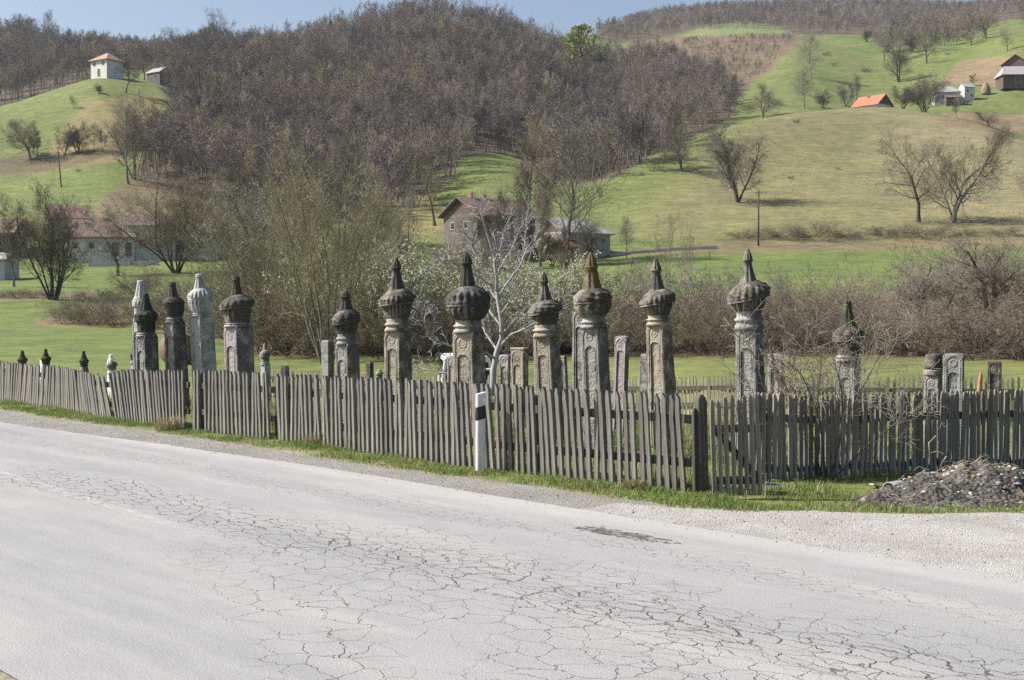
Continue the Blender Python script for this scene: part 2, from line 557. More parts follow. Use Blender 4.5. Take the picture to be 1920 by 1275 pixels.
lowf = t.noise(t.coord('Object', (0.5, 0.8, 1)), 0.9, 4, 0.6)
syn = t.math('ADD', sy, t.math('MULTIPLY', t.math('SUBTRACT', lowf, 0.5), 1.3))
sxn = t.math('ADD', sx, t.math('MULTIPLY', t.math('SUBTRACT', lowf, 0.5), 3.0))
right = mrange(t.math('SUBTRACT', sxn, t.math('MULTIPLY', t.math('MAXIMUM', t.math('SUBTRACT', 5.6, sy), 0.0), 2.5)), -10.3, -9.3)
m_wide = t.math('MULTIPLY', right, band(syn, 3.4, 7.7, 0.25))
m_band = t.math('MULTIPLY', band(syn, 6.25, 7.15, 0.12), mrange(sxn, -17, -14.2))
m_far = t.math('MULTIPLY', band(syn, 8.15, 8.7, 0.12), mrange(lowf, 0.36, 0.46))
gap = mrange(t.noise(oc, 1.1, 3, 0.5), 0.34, 0.5)
d1 = vor(3.9, (0.85, 1.1, 1)); d2 = vor(5.0, (0.62, 1.5, 1)); d3 = vor(6.0, (0.7, 1.4, 1))
wid = mrange(t.noise(oc, 2.3, 3, 0.6), 0.3, 0.7, 0.008, 0.046, 'LINEAR')


def line(d, k=1.0):
    return t.math('SUBTRACT', 1.0, t.n('ShaderNodeMapRange', {'Value': d, 'From Min': 0.0, 'From Max': t.math('MULTIPLY', wid, k)}, interpolation_type='SMOOTHSTEP').outputs[0])


c_w = t.math('MULTIPLY', line(d1, 0.75), t.math('MULTIPLY', m_wide, gap))
c_b = t.math('MULTIPLY', line(d2, 2.0), m_band)
c_m = t.math('MULTIPLY', line(d2, 1.0), t.math('MULTIPLY', t.math('MULTIPLY', right, band(syn, 5.7, 7.6, 0.3)), mrange(lowf, 0.44, 0.54)))
c_f = t.math('MULTIPLY', line(d3, 1.2), t.math('MULTIPLY', m_far, 0.7))
crk = t.math('MAXIMUM', t.math('MAXIMUM', c_w, c_b), t.math('MAXIMUM', c_f, c_m))
dirt = t.ramp(t.noise(oc, 5.0, 3, 0.6), [(0.3, (0.055, 0.05, 0.045)), (0.75, (0.20, 0.165, 0.12))])
colr_ = t.mix(t.math('MULTIPLY', crk, 0.85), base, dirt)
# broken-out patch near the far edge
ph = t.n('ShaderNodeVectorMath', {0: oc, 1: (-7.40, 8.84, 0.0)}, operation='SUBTRACT')
phs = t.n('ShaderNodeVectorMath', {0: ph.outputs[0], 1: (1.15, 4.6, 0.0)}, operation='MULTIPLY')
pl = t.n('ShaderNodeVectorMath', {0: phs.outputs[0]}, operation='LENGTH').outputs['Value']
pln = t.math('ADD', pl, t.math('MULTIPLY', t.math('SUBTRACT', t.noise(oc, 6.0, 5, 0.7), 0.5), 1.9))
hole = t.math('MULTIPLY', mrange(pln, 0.55, 0.72, 1.0, 0.0), mrange(t.noise(t.coord('Object', (3, 9, 1)), 2.2, 5, 0.7), 0.42, 0.52))
colr_ = t.mix(hole, colr_, t.ramp(t.noise(oc, 22, 4, 0.7), [(0.38, (0.030, 0.029, 0.027)), (0.62, (0.15, 0.14, 0.125))]))
t.color(colr_)
t.b.inputs['Roughness'].default_value = 0.85
hgt = t.math('SUBTRACT', t.math('MULTIPLY', fine, 0.10), t.math('ADD', crk, t.math('MULTIPLY', hole, 1.3)))
t.bump(t.math('ADD', hgt, t.math('MULTIPLY', mid, 0.35)), 0.55, 0.03)
MAT_ASPHALT = t.m


def far_edge(x): return 9.62 - 0.55 * (1 - sstep(-24.0, -13.0, x)) + 0.10 * fbm(x * 0.9, x * 0 + 3, 4) + 0.05 * fbm(x * 6, x * 0 + 8, 2)


rb = MB()
rb.grid(strip(-60, 34, 0.12, lambda x: 2.93 + 0.12 * fbm(x * 0.8, x * 0 + 1, 4), far_edge, 10, road_z))
road = structure(rb.build('road', MAT_ASPHALT, smooth=True))
road.rotation_euler = (0, 0, ROADROT)

t = NT('worn_white_paint')
oc = t.coord('Object')
wear = t.n('ShaderNodeMapRange', {'Value': t.noise(t.coord('Object', (1, 4, 1)), 3.0, 6, 0.75), 'From Min': 0.40, 'From Max': 0.66}).outputs[0]
sepx = t.n('ShaderNodeSeparateXYZ', {'Vector': oc}).outputs[0]
fade = t.n('ShaderNodeMapRange', {'Value': sepx, 'From Min': -11.5, 'From Max': -8.0, 'To Min': 0.62, 'To Max': 0.0}).outputs[0]
t.color(t.mix(t.noise(oc, 60, 3, 0.7), (0.48, 0.48, 0.48), (0.62, 0.62, 0.61)))
t.put(t.b.inputs['Alpha'], t.math('MULTIPLY', wear, fade))
mb = MB()
mb.grid(strip(-40, -8, 0.25, lambda x: 5.90 + 0.07 * np.clip(-9.3 - x, 0, 12), lambda x: 6.04 + 0.07 * np.clip(-9.3 - x, 0, 12), 2, lambda x, s: 0.0145 + 0 * x))
cl = structure(mb.build('road_centre_line', t.m)); cl.rotation_euler = (0, 0, ROADROT)


def gravel_mat(name, a, b, c, sc_=38.0):
    t = NT(name)
    oc = t.coord('Object')
    v = t.n('ShaderNodeTexVoronoi', {'Vector': oc, 'Scale': sc_, 'Randomness': 1.0})
    vv = t.n('ShaderNodeSeparateColor', {'Color': v.outputs['Color']}).outputs[0]
    n1 = t.noise(oc, 1.3, 5, 0.65)
    n2 = t.noise(oc, 70, 3, 0.7)
    col = t.ramp(vv, [(0.05, a), (0.5, b), (0.95, c)])
    col = t.mix(1.0, col, t.ramp(n1, [(0.3, (0.80, 0.77, 0.72)), (0.7, (1.14, 1.13, 1.12))]), 'MULTIPLY')
    col = t.mix(1.0, col, t.ramp(n2, [(0.25, 0.68), (0.75, 1.28)]), 'MULTIPLY')
    t.color(col)
    t.bump(t.math('ADD', t.math('MULTIPLY', v.outputs['Distance'], -1.0), t.math('MULTIPLY', n2, 0.5)), 0.7, 0.02)
    return t.m


MAT_SHOULDER = gravel_mat('gravel_verge', (0.185, 0.178, 0.165), (0.275, 0.266, 0.25), (0.37, 0.36, 0.34), 90.0)
MAT_DRIVE = gravel_mat('pale_gravel', (0.315, 0.308, 0.293), (0.40, 0.393, 0.377), (0.50, 0.485, 0.46), 95.0)


def sh_hi(x):
    return 10.22 + 0.30 * fbm(x * 0.5, x * 0 + 5, 3) + 0.18 * fbm(x * 2.5, x * 0 + 15, 3) + 0.22 * sstep(-14.0, -8.0, x)


mb = MB()
mb.grid(strip(-60, -5.2, 0.12, lambda x: far_edge(x) - 0.12, sh_hi, 5, lambda x, s: 0.0055 + 0.0 * x))
sh = structure(mb.build('road_shoulder', MAT_SHOULDER)); sh.rotation_euler = (0, 0, ROADROT)
# gravel turning area at the right
mb = MB()


def dr_hi(x): return np.interp(x, [-8.6, -7.8, -7.2, -6.07, -5.3, -3.0, 2.0, 30.0], [10.25, 10.45, 10.9, 11.75, 12.6, 14.6, 17.0, 19.0]) + 0.25 * fbm(x * 2.2, x * 0 + 25, 4)


mb.grid(strip(-8.6, 30, 0.1, lambda x: far_edge(x) - 0.10, dr_hi, 8, lambda x, s: 0.0075 + 0.0 * x))
dv = structure(mb.build('gravel_driveway', MAT_DRIVE)); dv.rotation_euler = (0, 0, ROADROT)
# ------------------------------------------------------------------ bare trees and shrubs


def bark(name, a, b, scale=3.0, vary=0.25):
    t = NT(name)
    oc = t.coord('Object', (1, 1, 0.35))
    n = t.noise(oc, scale * 2, 5, 0.65)
    rnd = t.n('ShaderNodeObjectInfo').outputs['Random']
    col = t.ramp(n, [(0.3, a), (0.7, b)])
    tone = t.ramp(rnd, [(0.0, (1 - vary, 1 - vary, 1 - vary * 0.7)), (0.5, (1.0, 0.97, 0.93)), (1.0, (1 + vary, 1 + vary * 0.9, 1 + vary * 0.6))])
    t.color(t.mix(1.0, col, tone, 'MULTIPLY'))
    return t.m


BARK_DARK = bark('bark_dark_brown', (0.045, 0.038, 0.030), (0.13, 0.115, 0.095))
BARK_GREY = bark('bark_grey', (0.10, 0.092, 0.078), (0.24, 0.225, 0.195))
BARK_PALE = bark('bark_pale_grey', (0.28, 0.265, 0.24), (0.56, 0.545, 0.51))
TWIG_BROWN = bark('twigs_brown', (0.132, 0.116, 0.085), (0.24, 0.215, 0.16))
TWIG_GREY = bark('twigs_grey', (0.17, 0.155, 0.125), (0.30, 0.275, 0.23))
TWIG_OLIVE = bark('twigs_olive', (0.215, 0.20, 0.135), (0.37, 0.345, 0.24))
TWIG_RED = bark('twigs_russet', (0.15, 0.125, 0.098), (0.27, 0.232, 0.185))
TWIG_PALE = bark('twigs_pale', (0.32, 0.30, 0.27), (0.53, 0.51, 0.47))


def leaf_mat(name, a, b):
    t = NT(name)
    oc = t.coord('Object')
    t.color(t.ramp(t.noise(oc, 2.0, 4, 0.7), [(0.3, a), (0.7, b)]))
    t.b.inputs['Roughness'].default_value = 0.7
    return t.m


LEAF_SILVER = leaf_mat('catkins_silver_green', (0.30, 0.31, 0.19), (0.52, 0.52, 0.38))
LEAF_YELLOW = leaf_mat('leaves_yellow_green', (0.25, 0.27, 0.065), (0.40, 0.42, 0.12))
LEAF_IVY = leaf_mat('leaves_ivy', (0.055, 0.085, 0.022), (0.15, 0.20, 0.06))
LEAF_DARK = leaf_mat('leaves_dark_fruit', (0.030, 0.032, 0.018), (0.075, 0.068, 0.035))


def unit(v): return v / (np.linalg.norm(v, axis=-1, keepdims=True) + 1e-12)


def grow(seed, H, stems=1, spread=0.15, base_r=0.02, lean=(0, 0), bole=0.22, first=(0.75, 0.45), kids=(11, 7, 6), ang=(50, 42, 40),
         ratio=(0.55, 0.5, 0.5), wander=0.16, up=0.10, twig_r=0.006, base_d=0.0, seg=(9, 6, 4), taper=0.35, drop=0.0, kid_r=0.5, minr=1.0, tsplit=1, init=None):
    """batches of polylines by level: [(P(B,n,3), R(B,n)), ...]"""
    g = np.random.default_rng(seed)
    levels = []
    P0 = []; D0 = []; L0 = []; R0 = []
    for i in range(stems):
        az = 2 * math.pi * (i + g.random() * 0.8) / max(stems, 1)
        tilt = spread * (0.35 + 0.9 * g.random()) if stems > 1 else spread * g.random()
        rr = base_d * math.sqrt(g.random())
        P0.append((math.cos(az) * rr, math.sin(az) * rr, -0.02 * H))
        d = np.array([math.cos(az) * math.sin(tilt) + lean[0], math.sin(az) * math.sin(tilt) + lean[1], math.cos(tilt)])
        D0.append(d / np.linalg.norm(d))
        L0.append(H * (0.72 + 0.3 * g.random() if stems > 1 else 0.94))
        R0.append(base_r * H * (0.6 + 0.5 * g.random() if stems > 1 else 1.0))
    P = np.array(P0); D = np.array(D0); L = np.array(L0); Rr = np.array(R0)
    nlev = len(kids) + 1
    for lv in range(nlev):
        n = seg[min(lv, len(seg) - 1)] if lv < nlev - 1 else 3
        B = len(P)
        pts = np.empty((B, n, 3)); pts[:, 0] = P
        d = D.copy(); dirs = np.empty((B, n, 3)); dirs[:, 0] = d
        for i in range(1, n):
            d = d + g.normal(0, wander, (B, 3)) + np.array([0, 0, up * (1.0 if lv else 0.4) - (drop if lv == nlev - 1 else 0)])
            d = unit(d)
            pts[:, i] = pts[:, i - 1] + d * (L / (n - 1))[:, None]
            dirs[:, i] = d
        if lv == 0 and init is not None:
            pts = np.array(init[0], float); dirs = unit(np.gradient(pts, axis=1)); B, n = pts.shape[:2]
            L = np.linalg.norm(np.diff(pts, axis=1), axis=2).sum(1)
        tt = np.linspace(0, 1, n)[None, :]
        tp = taper if lv < nlev - 1 else 0.35
        rad = Rr[:, None] * (1 - (1 - tp * (0.25 if lv == 0 and stems == 1 else 1)) * tt ** (0.8 if lv else 0.9))
        if lv == 0:
            rad[:, 0] *= 1.35
        if lv == 0 and init is not None:
            rad = np.array(init[1], float)
        rad = np.maximum(rad, twig_r * H * 0.1 * minr)
        levels.append((pts, rad))
        if lv == nlev - 1: break
        nk = kids[lv]
        lo = bole if lv == 0 else 0.12
        k = np.arange(nk)[None, :]
        tpos = lo + (1 - lo) * (k + g.random((B, nk))) / nk
        tpos = np.clip(tpos, 0, 0.995)
        fi = tpos * (n - 1); i0 = np.clip(fi.astype(int), 0, n - 2); w = (fi - i0)[..., None]
        bi = np.arange(B)[:, None]
        cp = pts[bi, i0] * (1 - w) + pts[bi, i0 + 1] * w
        cd = unit(dirs[bi, i0 + 1])
        cr = rad[bi, i0] * (1 - w[..., 0]) + rad[bi, i0 + 1] * w[..., 0]
        az = (k * 2.4 + g.random((B, 1)) * 6.28 + g.normal(0, 0.5, (B, nk)))
        ref = np.where(np.abs(cd[..., 2:3]) > 0.9, np.array([1.0, 0, 0]), np.array([0, 0, 1.0]))
        a1 = unit(np.cross(cd, ref)); a2 = np.cross(cd, a1)
        an = np.radians(ang[lv]) * (0.7 + 0.6 * g.random((B, nk)))
        if lv == 0:
            an = an * (1.15 - 0.55 * (tpos - lo) / (1 - lo))
        nd = cd * np.cos(an)[..., None] + (a1 * np.cos(az)[..., None] + a2 * np.sin(az)[..., None]) * np.sin(an)[..., None]
        f0, f1 = first
        prof = (f0 + (f1 - f0) * (tpos - lo) / (1 - lo)) if lv == 0 else (1.1 - 0.5 * tpos)
        cl_ = L[:, None] * ratio[lv] * prof * (0.7 + 0.6 * g.random((B, nk))) * (1.0 if lv else 1.25)
        P = cp.reshape(-1, 3); D = unit(nd.reshape(-1, 3)); L = cl_.ravel(); Rr = np.maximum((cr * kid_r).ravel(), twig_r * H * 0.1 * minr)
    return levels


def leaves(levels, g, per, size, H, lv=-1):
    P, _ = levels[lv]
    B, n = P.shape[:2]
    bi = np.repeat(np.arange(B), per)
    tt = g.random(len(bi)) * (n - 1.01)
    i = tt.astype(int); w = (tt - i)[:, None]
    c = P[bi, i] * (1 - w) + P[bi, i + 1] * w + g.normal(0, size * 0.5, (len(bi), 3))
    a = unit(g.normal(0, 1, (len(bi), 3))) * size * (0.5 + g.random((len(bi), 1)))
    b = unit(np.cross(a, g.normal(0, 1, (len(bi), 3)))) * size * 0.45
    V = np.stack([c - a, c + b, c + a, c - b], 1).reshape(-1, 3)
    return V, np.arange(len(V)).reshape(-1, 4)


def make_tree(name, seed, trunk_mat, twig_mat, split=2, leaf=None, per=2, lsize=0.05, root=None, H=10.0, **kw):
    """Empty > trunk (with limbs), crown (twigs, buds)"""
    lev = grow(seed, H, **kw)
    tb, cb = MB(), MB()
    ks = (8, 5, 4, 3)
    for i, (P, Rd) in enumerate(lev):
        (tb if i < split else cb).tubes(P, Rd, ks[min(i, 3)] if i < len(lev) - 1 else 3)
    mats = [twig_mat]
    if leaf is not None:
        g = np.random.default_rng(seed + 99)
        v, f = leaves(lev, g, per, lsize, H)
        cb.add(v, f, 1); mats.append(leaf)
    root = root or thing(name, None, None)
    tb.build('trunk', trunk_mat, root, smooth=True)
    cb.build('crown', mats, root)
    top = max(float(np.percentile(P[..., 2], 99.7)) for P, _ in lev)
    root['h'] = top
    return root


PROTO = {}
RT = (0.52, 0.6, 0.62, 0.75); TW = 0.009; SG = (9, 6, 4, 3)
used_proto = set()


def proto(key):
    return PROTO[key]


def plant(key, name, px, ytop, label, cat='tree', group=None, Y=None, ybase=None, yr=None, rz=None, wide=1.0):
    """copy a prototype so that it stands on the ground at a bearing and reaches a given apparent row"""
    if Y is not None:
        p = ground(px, Y)
    else:
        p = hit(px, ybase, *yr)
    H = (CH + (565.0 - ytop) / F * p.y) - p.z
    src = PROTO[key]
    if key in used_proto:
        o = copy_tree(src)
    else:
        o = src; used_proto.add(key)
    o.name = name
    s = H / src['h']
    o.location = p
    o.scale = (s * wide, s * wide, s)
    o.rotation_euler = (0, 0, rng.random() * 6.28 if rz is None else rz)
    tag(o, label, cat, group)
    return o


def P_(key, seed, *a, **k):
    PROTO[key] = make_tree('bare_tree', seed, *a, **k)


P_('spread1', 11, BARK_DARK, TWIG_BROWN, split=2, kids=(14, 8, 5, 4), bole=0.2, first=(0.75, 0.42), ang=(62, 46, 44, 42), ratio=RT, base_r=0.026, wander=0.17, twig_r=TW, seg=SG)
P_('spread2', 12, BARK_DARK, TWIG_GREY, split=2, stems=4, spread=0.34, kids=(9, 8, 5, 4), bole=0.2, first=(0.6, 0.4), ang=(48, 44, 42, 42), ratio=RT, base_r=0.022, wander=0.15, twig_r=TW, seg=SG)
P_('spread3', 13, BARK_GREY, TWIG_BROWN, split=2, stems=3, spread=0.26, kids=(11, 8, 5, 4), bole=0.18, first=(0.75, 0.42), ang=(58, 45, 42, 42), ratio=RT, base_r=0.022, wander=0.17, twig_r=TW, seg=SG)
P_('upright1', 21, BARK_GREY, TWIG_GREY, split=2, kids=(18, 7, 5, 3), bole=0.22, first=(0.55, 0.3), ang=(40, 38, 38, 38), ratio=RT, base_r=0.016, up=0.13, wander=0.12, twig_r=TW, seg=SG)
P_('upright2', 22, BARK_GREY, TWIG_BROWN, split=2, stems=3, spread=0.22, kids=(11, 7, 5, 3), bole=0.3, first=(0.45, 0.3), ang=(36, 38, 38, 38), ratio=RT, base_r=0.014, up=0.12, wander=0.10, base_d=0.3, twig_r=TW, seg=SG)
P_('clump1', 31, BARK_DARK, TWIG_BROWN, split=2, stems=8, spread=0.44, kids=(10, 7, 5, 5), bole=0.2, first=(0.5, 0.35), ang=(38, 38, 38, 38), ratio=RT, base_r=0.014, up=0.09, wander=0.12, base_d=0.3, twig_r=0.0085, seg=SG)
P_('clump2', 32, BARK_DARK, TWIG_BROWN, split=2, stems=9, spread=0.45, kids=(10, 7, 5, 5), bole=0.2, first=(0.6, 0.42), ang=(44, 42, 40, 40), ratio=RT, base_r=0.013, up=0.06, wander=0.14, base_d=0.35, twig_r=0.009, seg=SG)
P_('willow1', 33, BARK_GREY, TWIG_OLIVE, split=1, stems=9, spread=0.55, kids=(8, 6, 5, 4), bole=0.22, first=(0.55, 0.4), ang=(36, 34, 36, 36), ratio=RT, base_r=0.011, up=0.11, wander=0.10, base_d=0.4, leaf=LEAF_SILVER, per=1, lsize=0.022, twig_r=0.008, seg=SG)
P_('ivytree', 34, BARK_DARK, TWIG_OLIVE, split=2, stems=1, spread=0.1, kids=(11, 8, 7), bole=0.3, first=(0.7, 0.45), ang=(45, 42, 42), base_r=0.03, leaf=LEAF_IVY, per=3, lsize=0.10)
P_('larch', 35, BARK_DARK, TWIG_OLIVE, split=2, stems=1, spread=0.05, kids=(16, 9, 7), bole=0.15, first=(0.62, 0.22), ang=(62, 45, 45), base_r=0.02, leaf=LEAF_YELLOW, per=6, lsize=0.15)
P_('dense', 36, BARK_DARK, TWIG_BROWN, split=2, stems=1, spread=0.08, kids=(14, 9, 7), bole=0.33, first=(0.62, 0.45), ang=(58, 48, 45), base_r=0.022, leaf=LEAF_DARK, per=4, lsize=0.12)
# shrubs: H = 4
SH = dict(H=4.0, bole=0.12, seg=(6, 4, 3), base_d=1.1, base_r=0.0065, kid_r=0.6)
P_('shrub1', 41, BARK_DARK, TWIG_BROWN, split=1, stems=30, spread=0.85, kids=(7, 6, 5), ang=(38, 40, 42), first=(0.6, 0.5), up=0.06, wander=0.2, twig_r=0.016, **SH)
P_('shrub2', 42, BARK_DARK, TWIG_RED, split=1, stems=34, spread=0.95, kids=(7, 6, 5), ang=(40, 42, 45), first=(0.55, 0.5), up=0.03, wander=0.24, twig_r=0.016, drop=0.15, **SH)
P_('shrub3', 43, BARK_DARK, TWIG_OLIVE, split=1, stems=28, spread=0.75, kids=(7, 6, 5), ang=(34, 38, 42), first=(0.6, 0.5), up=0.10, wander=0.18, twig_r=0.016, **SH)
P_('shrub4', 44, BARK_GREY, TWIG_GREY, split=1, stems=28, spread=0.9, kids=(7, 6, 5), ang=(42, 42, 42), first=(0.6, 0.5), up=0.06, wander=0.24, twig_r=0.016, **SH)
P_('silver', 45, BARK_GREY, TWIG_OLIVE, split=1, stems=26, spread=0.8, kids=(8, 6, 4), ang=(36, 38, 40), first=(0.6, 0.5), up=0.09, wander=0.16, twig_r=0.012, leaf=LEAF_SILVER, per=6, lsize=0.06, **SH)
P_('sapling', 46, BARK_GREY, TWIG_GREY, split=1, H=4.0, stems=5, spread=0.4, kids=(7, 5, 4), bole=0.3, ang=(34, 36, 38), first=(0.5, 0.4), up=0.12, wander=0.12, twig_r=0.014, base_r=0.008, base_d=0.3, seg=(7, 4, 3))

# ------------------------------------------------------------------ trees one can tell apart
# around the valley floor
plant('clump1', 'bare_tree', 100, 352, 'dark many-stemmed bare tree left of the white fenced village house', ybase=562, yr=(100, 180), wide=0.95)
plant('clump2', 'bare_tree', 330, 318, 'big dark round-crowned bare tree in front of the white village house', ybase=512, yr=(120, 200), wide=1.1)
plant('willow1', 'willow_tree', 612, 278, 'tall olive-tinged willow with many stems behind the middle gravestones', Y=62, wide=0.68)
plant('ivytree', 'ivy_clad_tree', 815, 300, 'stout green ivy-clad tree on the tan slope left of the brown gabled barn', ybase=424, yr=(200, 300), wide=1.15)
plant('upright2', 'bare_tree', 985, 222, 'tall pale bare tree in front of the right end of the brown gabled barn', Y=186, wide=0.9)
plant('upright1', 'bare_tree', 1060, 205, 'tall thin bare tree rising right in front of the low grey-roofed house', Y=178, rz=2.0, wide=1.2)
plant('upright2', 'bare_tree', 1012, 300, 'slim leaning bare tree between the brown barn and the low house', Y=180, rz=1.0, wide=0.7)
plant('upright1', 'bare_tree', 770, 350, 'pale slim bare tree just left of the ivy-clad tree', Y=170, wide=0.8)
plant('upright2', 'bare_tree', 645, 235, 'greenish bare tree at the foot of the wood above the tall willow', Y=205, wide=1.1)
plant('willow1', 'willow_tree', 530, 330, 'leaning olive willow at the left end of the thicket', Y=76, rz=2.2, wide=1.1)
plant('sapling', 'bare_sapling', 1255, 385, 'cluster of thin bare saplings right of the low grey-roofed house', Y=120, rz=0.5, wide=0.6)
plant('sapling', 'bare_sapling', 1290, 400, 'second thin sapling clump beside the cluster right of the low house', Y=118, rz=2.5, wide=0.5)
# round hill
plant('spread2', 'bare_tree', 1382, 226, 'wide bare tree with three stems alone on the left of the round hill', ybase=380, yr=(225, 300), rz=0.4)
plant('spread1', 'bare_tree', 1720, 232, 'big spreading bare tree at the foot of the round hill, left of a pair', ybase=417, yr=(205, 260), rz=1.0)
plant('spread3', 'bare_tree', 1786, 240, 'forked bare tree at the foot of the round hill, right of a pair', ybase=418, yr=(205, 260), rz=0.2, wide=0.9)
plant('spread1', 'bare_tree', 1925, 305, 'bare tree cut by the right picture edge at the foot of the round hill', ybase=404, yr=(205, 260), rz=3.0)
plant('spread3', 'bare_tree', 1276, 232, 'dark crooked bare tree on the left shoulder of the round hill', ybase=322, yr=(250, 320), rz=2.5, wide=1.0)
plant('clump1', 'bare_tree', 1215, 250, 'bushy bare tree at the wood edge left of the crooked hill tree', Y=310, rz=1.2, wide=1.2)
# hillside beyond the round hill
BACK = [
 ('upright1', 1505, 128, 205, 'tall bare tree above the left shoulder of the round hill', 1.2), ('spread3', 1428, 162, 223, 'small bare tree on the green strip beside the wood', 1.0),
 ('upright1', 1518, 60, 150, 'highest of the bare trees on the green strip above the round hill', 1.3), ('spread2', 1680, 82, 157, 'wide bare tree in the middle of the upper green hillside', 1.1),
 ('spread1', 1732, 62, 122, 'bare tree on the upper meadow at the end of the dark copse', 1.2), ('spread1', 1882, 55, 100, 'small bare tree on the bright green slope at upper right', 1.0),
 ('spread3', 1842, 10, 76, 'big rounded bare tree standing against the sky at upper right', 1.2), ('spread1', 1915, -5, 70, 'bare tree against the sky cut by the right picture edge', 1.1),
 ('spread3', 1850, 210, 243, 'low bare fruit tree on the ploughed strip below the hill farm', 1.4), ('spread2', 1582, 158, 202, 'bare orchard tree left of the small red-roofed barn', 1.0),
 ('upright2', 1603, 140, 195, 'slim bare orchard tree just behind the small red-roofed barn', 1.0), ('clump1', 1540, 172, 205, 'low bushy orchard tree above the round hill crest', 1.3),
 ('clump2', 1728, 140, 215, 'dense brownish tree in front of the grey-roofed hill house', 1.1), ('clump1', 1690, 160, 214, 'grey bushy tree right of the small red-roofed barn', 1.2),
 ('clump2', 1775, 165, 190, 'low dark fruit tree before the grey-roofed hill house', 1.0), ('upright1', 1790, 190, 232, 'thin bare tree between the hill house and the ploughed strip', 1.0),
 ('dense', 1822, 140, 165, 'round dark shrub tree behind the white hill cottage', 1.3), ('clump1', 1620, 58, 82, 'low bushy tree in a pair on the top of the green hillside', 1.4),
 ('clump2', 1640, 60, 80, 'darker bushy tree of a pair on the top of the green hillside', 1.3), ('upright1', 1795, 168, 212, 'leafless tree beside the track up to the hill farm', 0.9),
]
for key, px, yt, yb, lab, w in BACK:
    plant(key, 'bare_tree', px, yt, lab, ybase=yb, yr=(385, 800), wide=w)
# dark copse on the upper right hillside: individuals in a row
for i, px in enumerate([1652, 1668, 1690, 1704, 1716, 1745, 1758, 1772, 1786, 1800, 1815, 1660, 1700, 1765]):
    plant(['upright1', 'upright2', 'spread1', 'clump1'][i % 4], 'bare_tree', px, 42 + (i * 7) % 22, 'grey bare tree in the dark copse on the upper right hillside', Y=600 + (i * 37) % 90, wide=1.3, group='trees of the copse on the upper right hillside')
# left hill
LEFT = [
 ('dense', 240, 103, 176, 'dark full-crowned tree with a long bare stem beside the white hilltop house', 1.15, (300, 372)),
 ('spread3', 60, 222, 300, 'wide bare tree on the left green slope, leftmost of the slope row', 1.1, (230, 345)),
 ('upright2', 75, 240, 300, 'smaller bare tree just right of the leftmost tree on the green slope', 1.0, (230, 345)),
 ('spread2', 125, 245, 292, 'low crooked bare tree in the middle of the left slope row', 1.1, (230, 345)),
 ('clump1', 150, 232, 290, 'bushy bare tree in the middle of the left slope row', 1.1, (230, 345)),
 ('upright1', 178, 230, 286, 'upright bare tree near the right end of the left slope row', 1.1, (230, 345)),
 ('upright2', 195, 240, 284, 'thin bare tree at the right end of the left slope row', 1.0, (230, 345)),
 ('upright1', 243, 182, 346, 'tallest bare tree at the left corner of the big wood', 1.2, (230, 345)),
 ('upright2', 256, 200, 338, 'tall bare tree just inside the left corner of the big wood', 1.1, (230, 345)),
 ('spread1', 143, 180, 206, 'tiny bare tree on the bright grass below the white hilltop house', 1.0, (250, 372)),
 ('clump1', 190, 160, 178, 'small bush on the bright grass under the white hilltop house', 1.2, (250, 372)),
 ('spread1', 275, 95, 152, 'dark bare tree between the white hilltop house and the grey shed', 1.0, (300, 400)),
]
for key, px, yt, yb, lab, w, yr in LEFT:
    plant(key, 'bare_tree', px, yt, lab, ybase=yb, yr=yr, wide=w)
plant('larch', 'yellow_green_tree', 1098, 46, 'yellow-green leafing tree high in the wooded hill below the skyline', Y=575, wide=1.3)
plant('spread1', 'bare_tree', 430, 24, 'big rounded bare tree on the skyline above the left of the wood', Y=540, wide=1.25)
plant('spread3', 'bare_tree', 345, 45, 'wide bare tree on the skyline right of the grey hilltop shed', Y=520, wide=1.1)
plant('spread1', 'bare_tree', 395, 62, 'lower bare tree on the skyline beside the big rounded one', Y=530, wide=1.2)
plant('spread3', 'bare_tree', 60, 28, 'dark bare tree breaking the skyline of the far left ridge', Y=690, wide=1.2)
plant('upright1', 'bare_tree', 97, 22, 'slim bare tree breaking the skyline of the far left ridge', Y=690, wide=1.0)

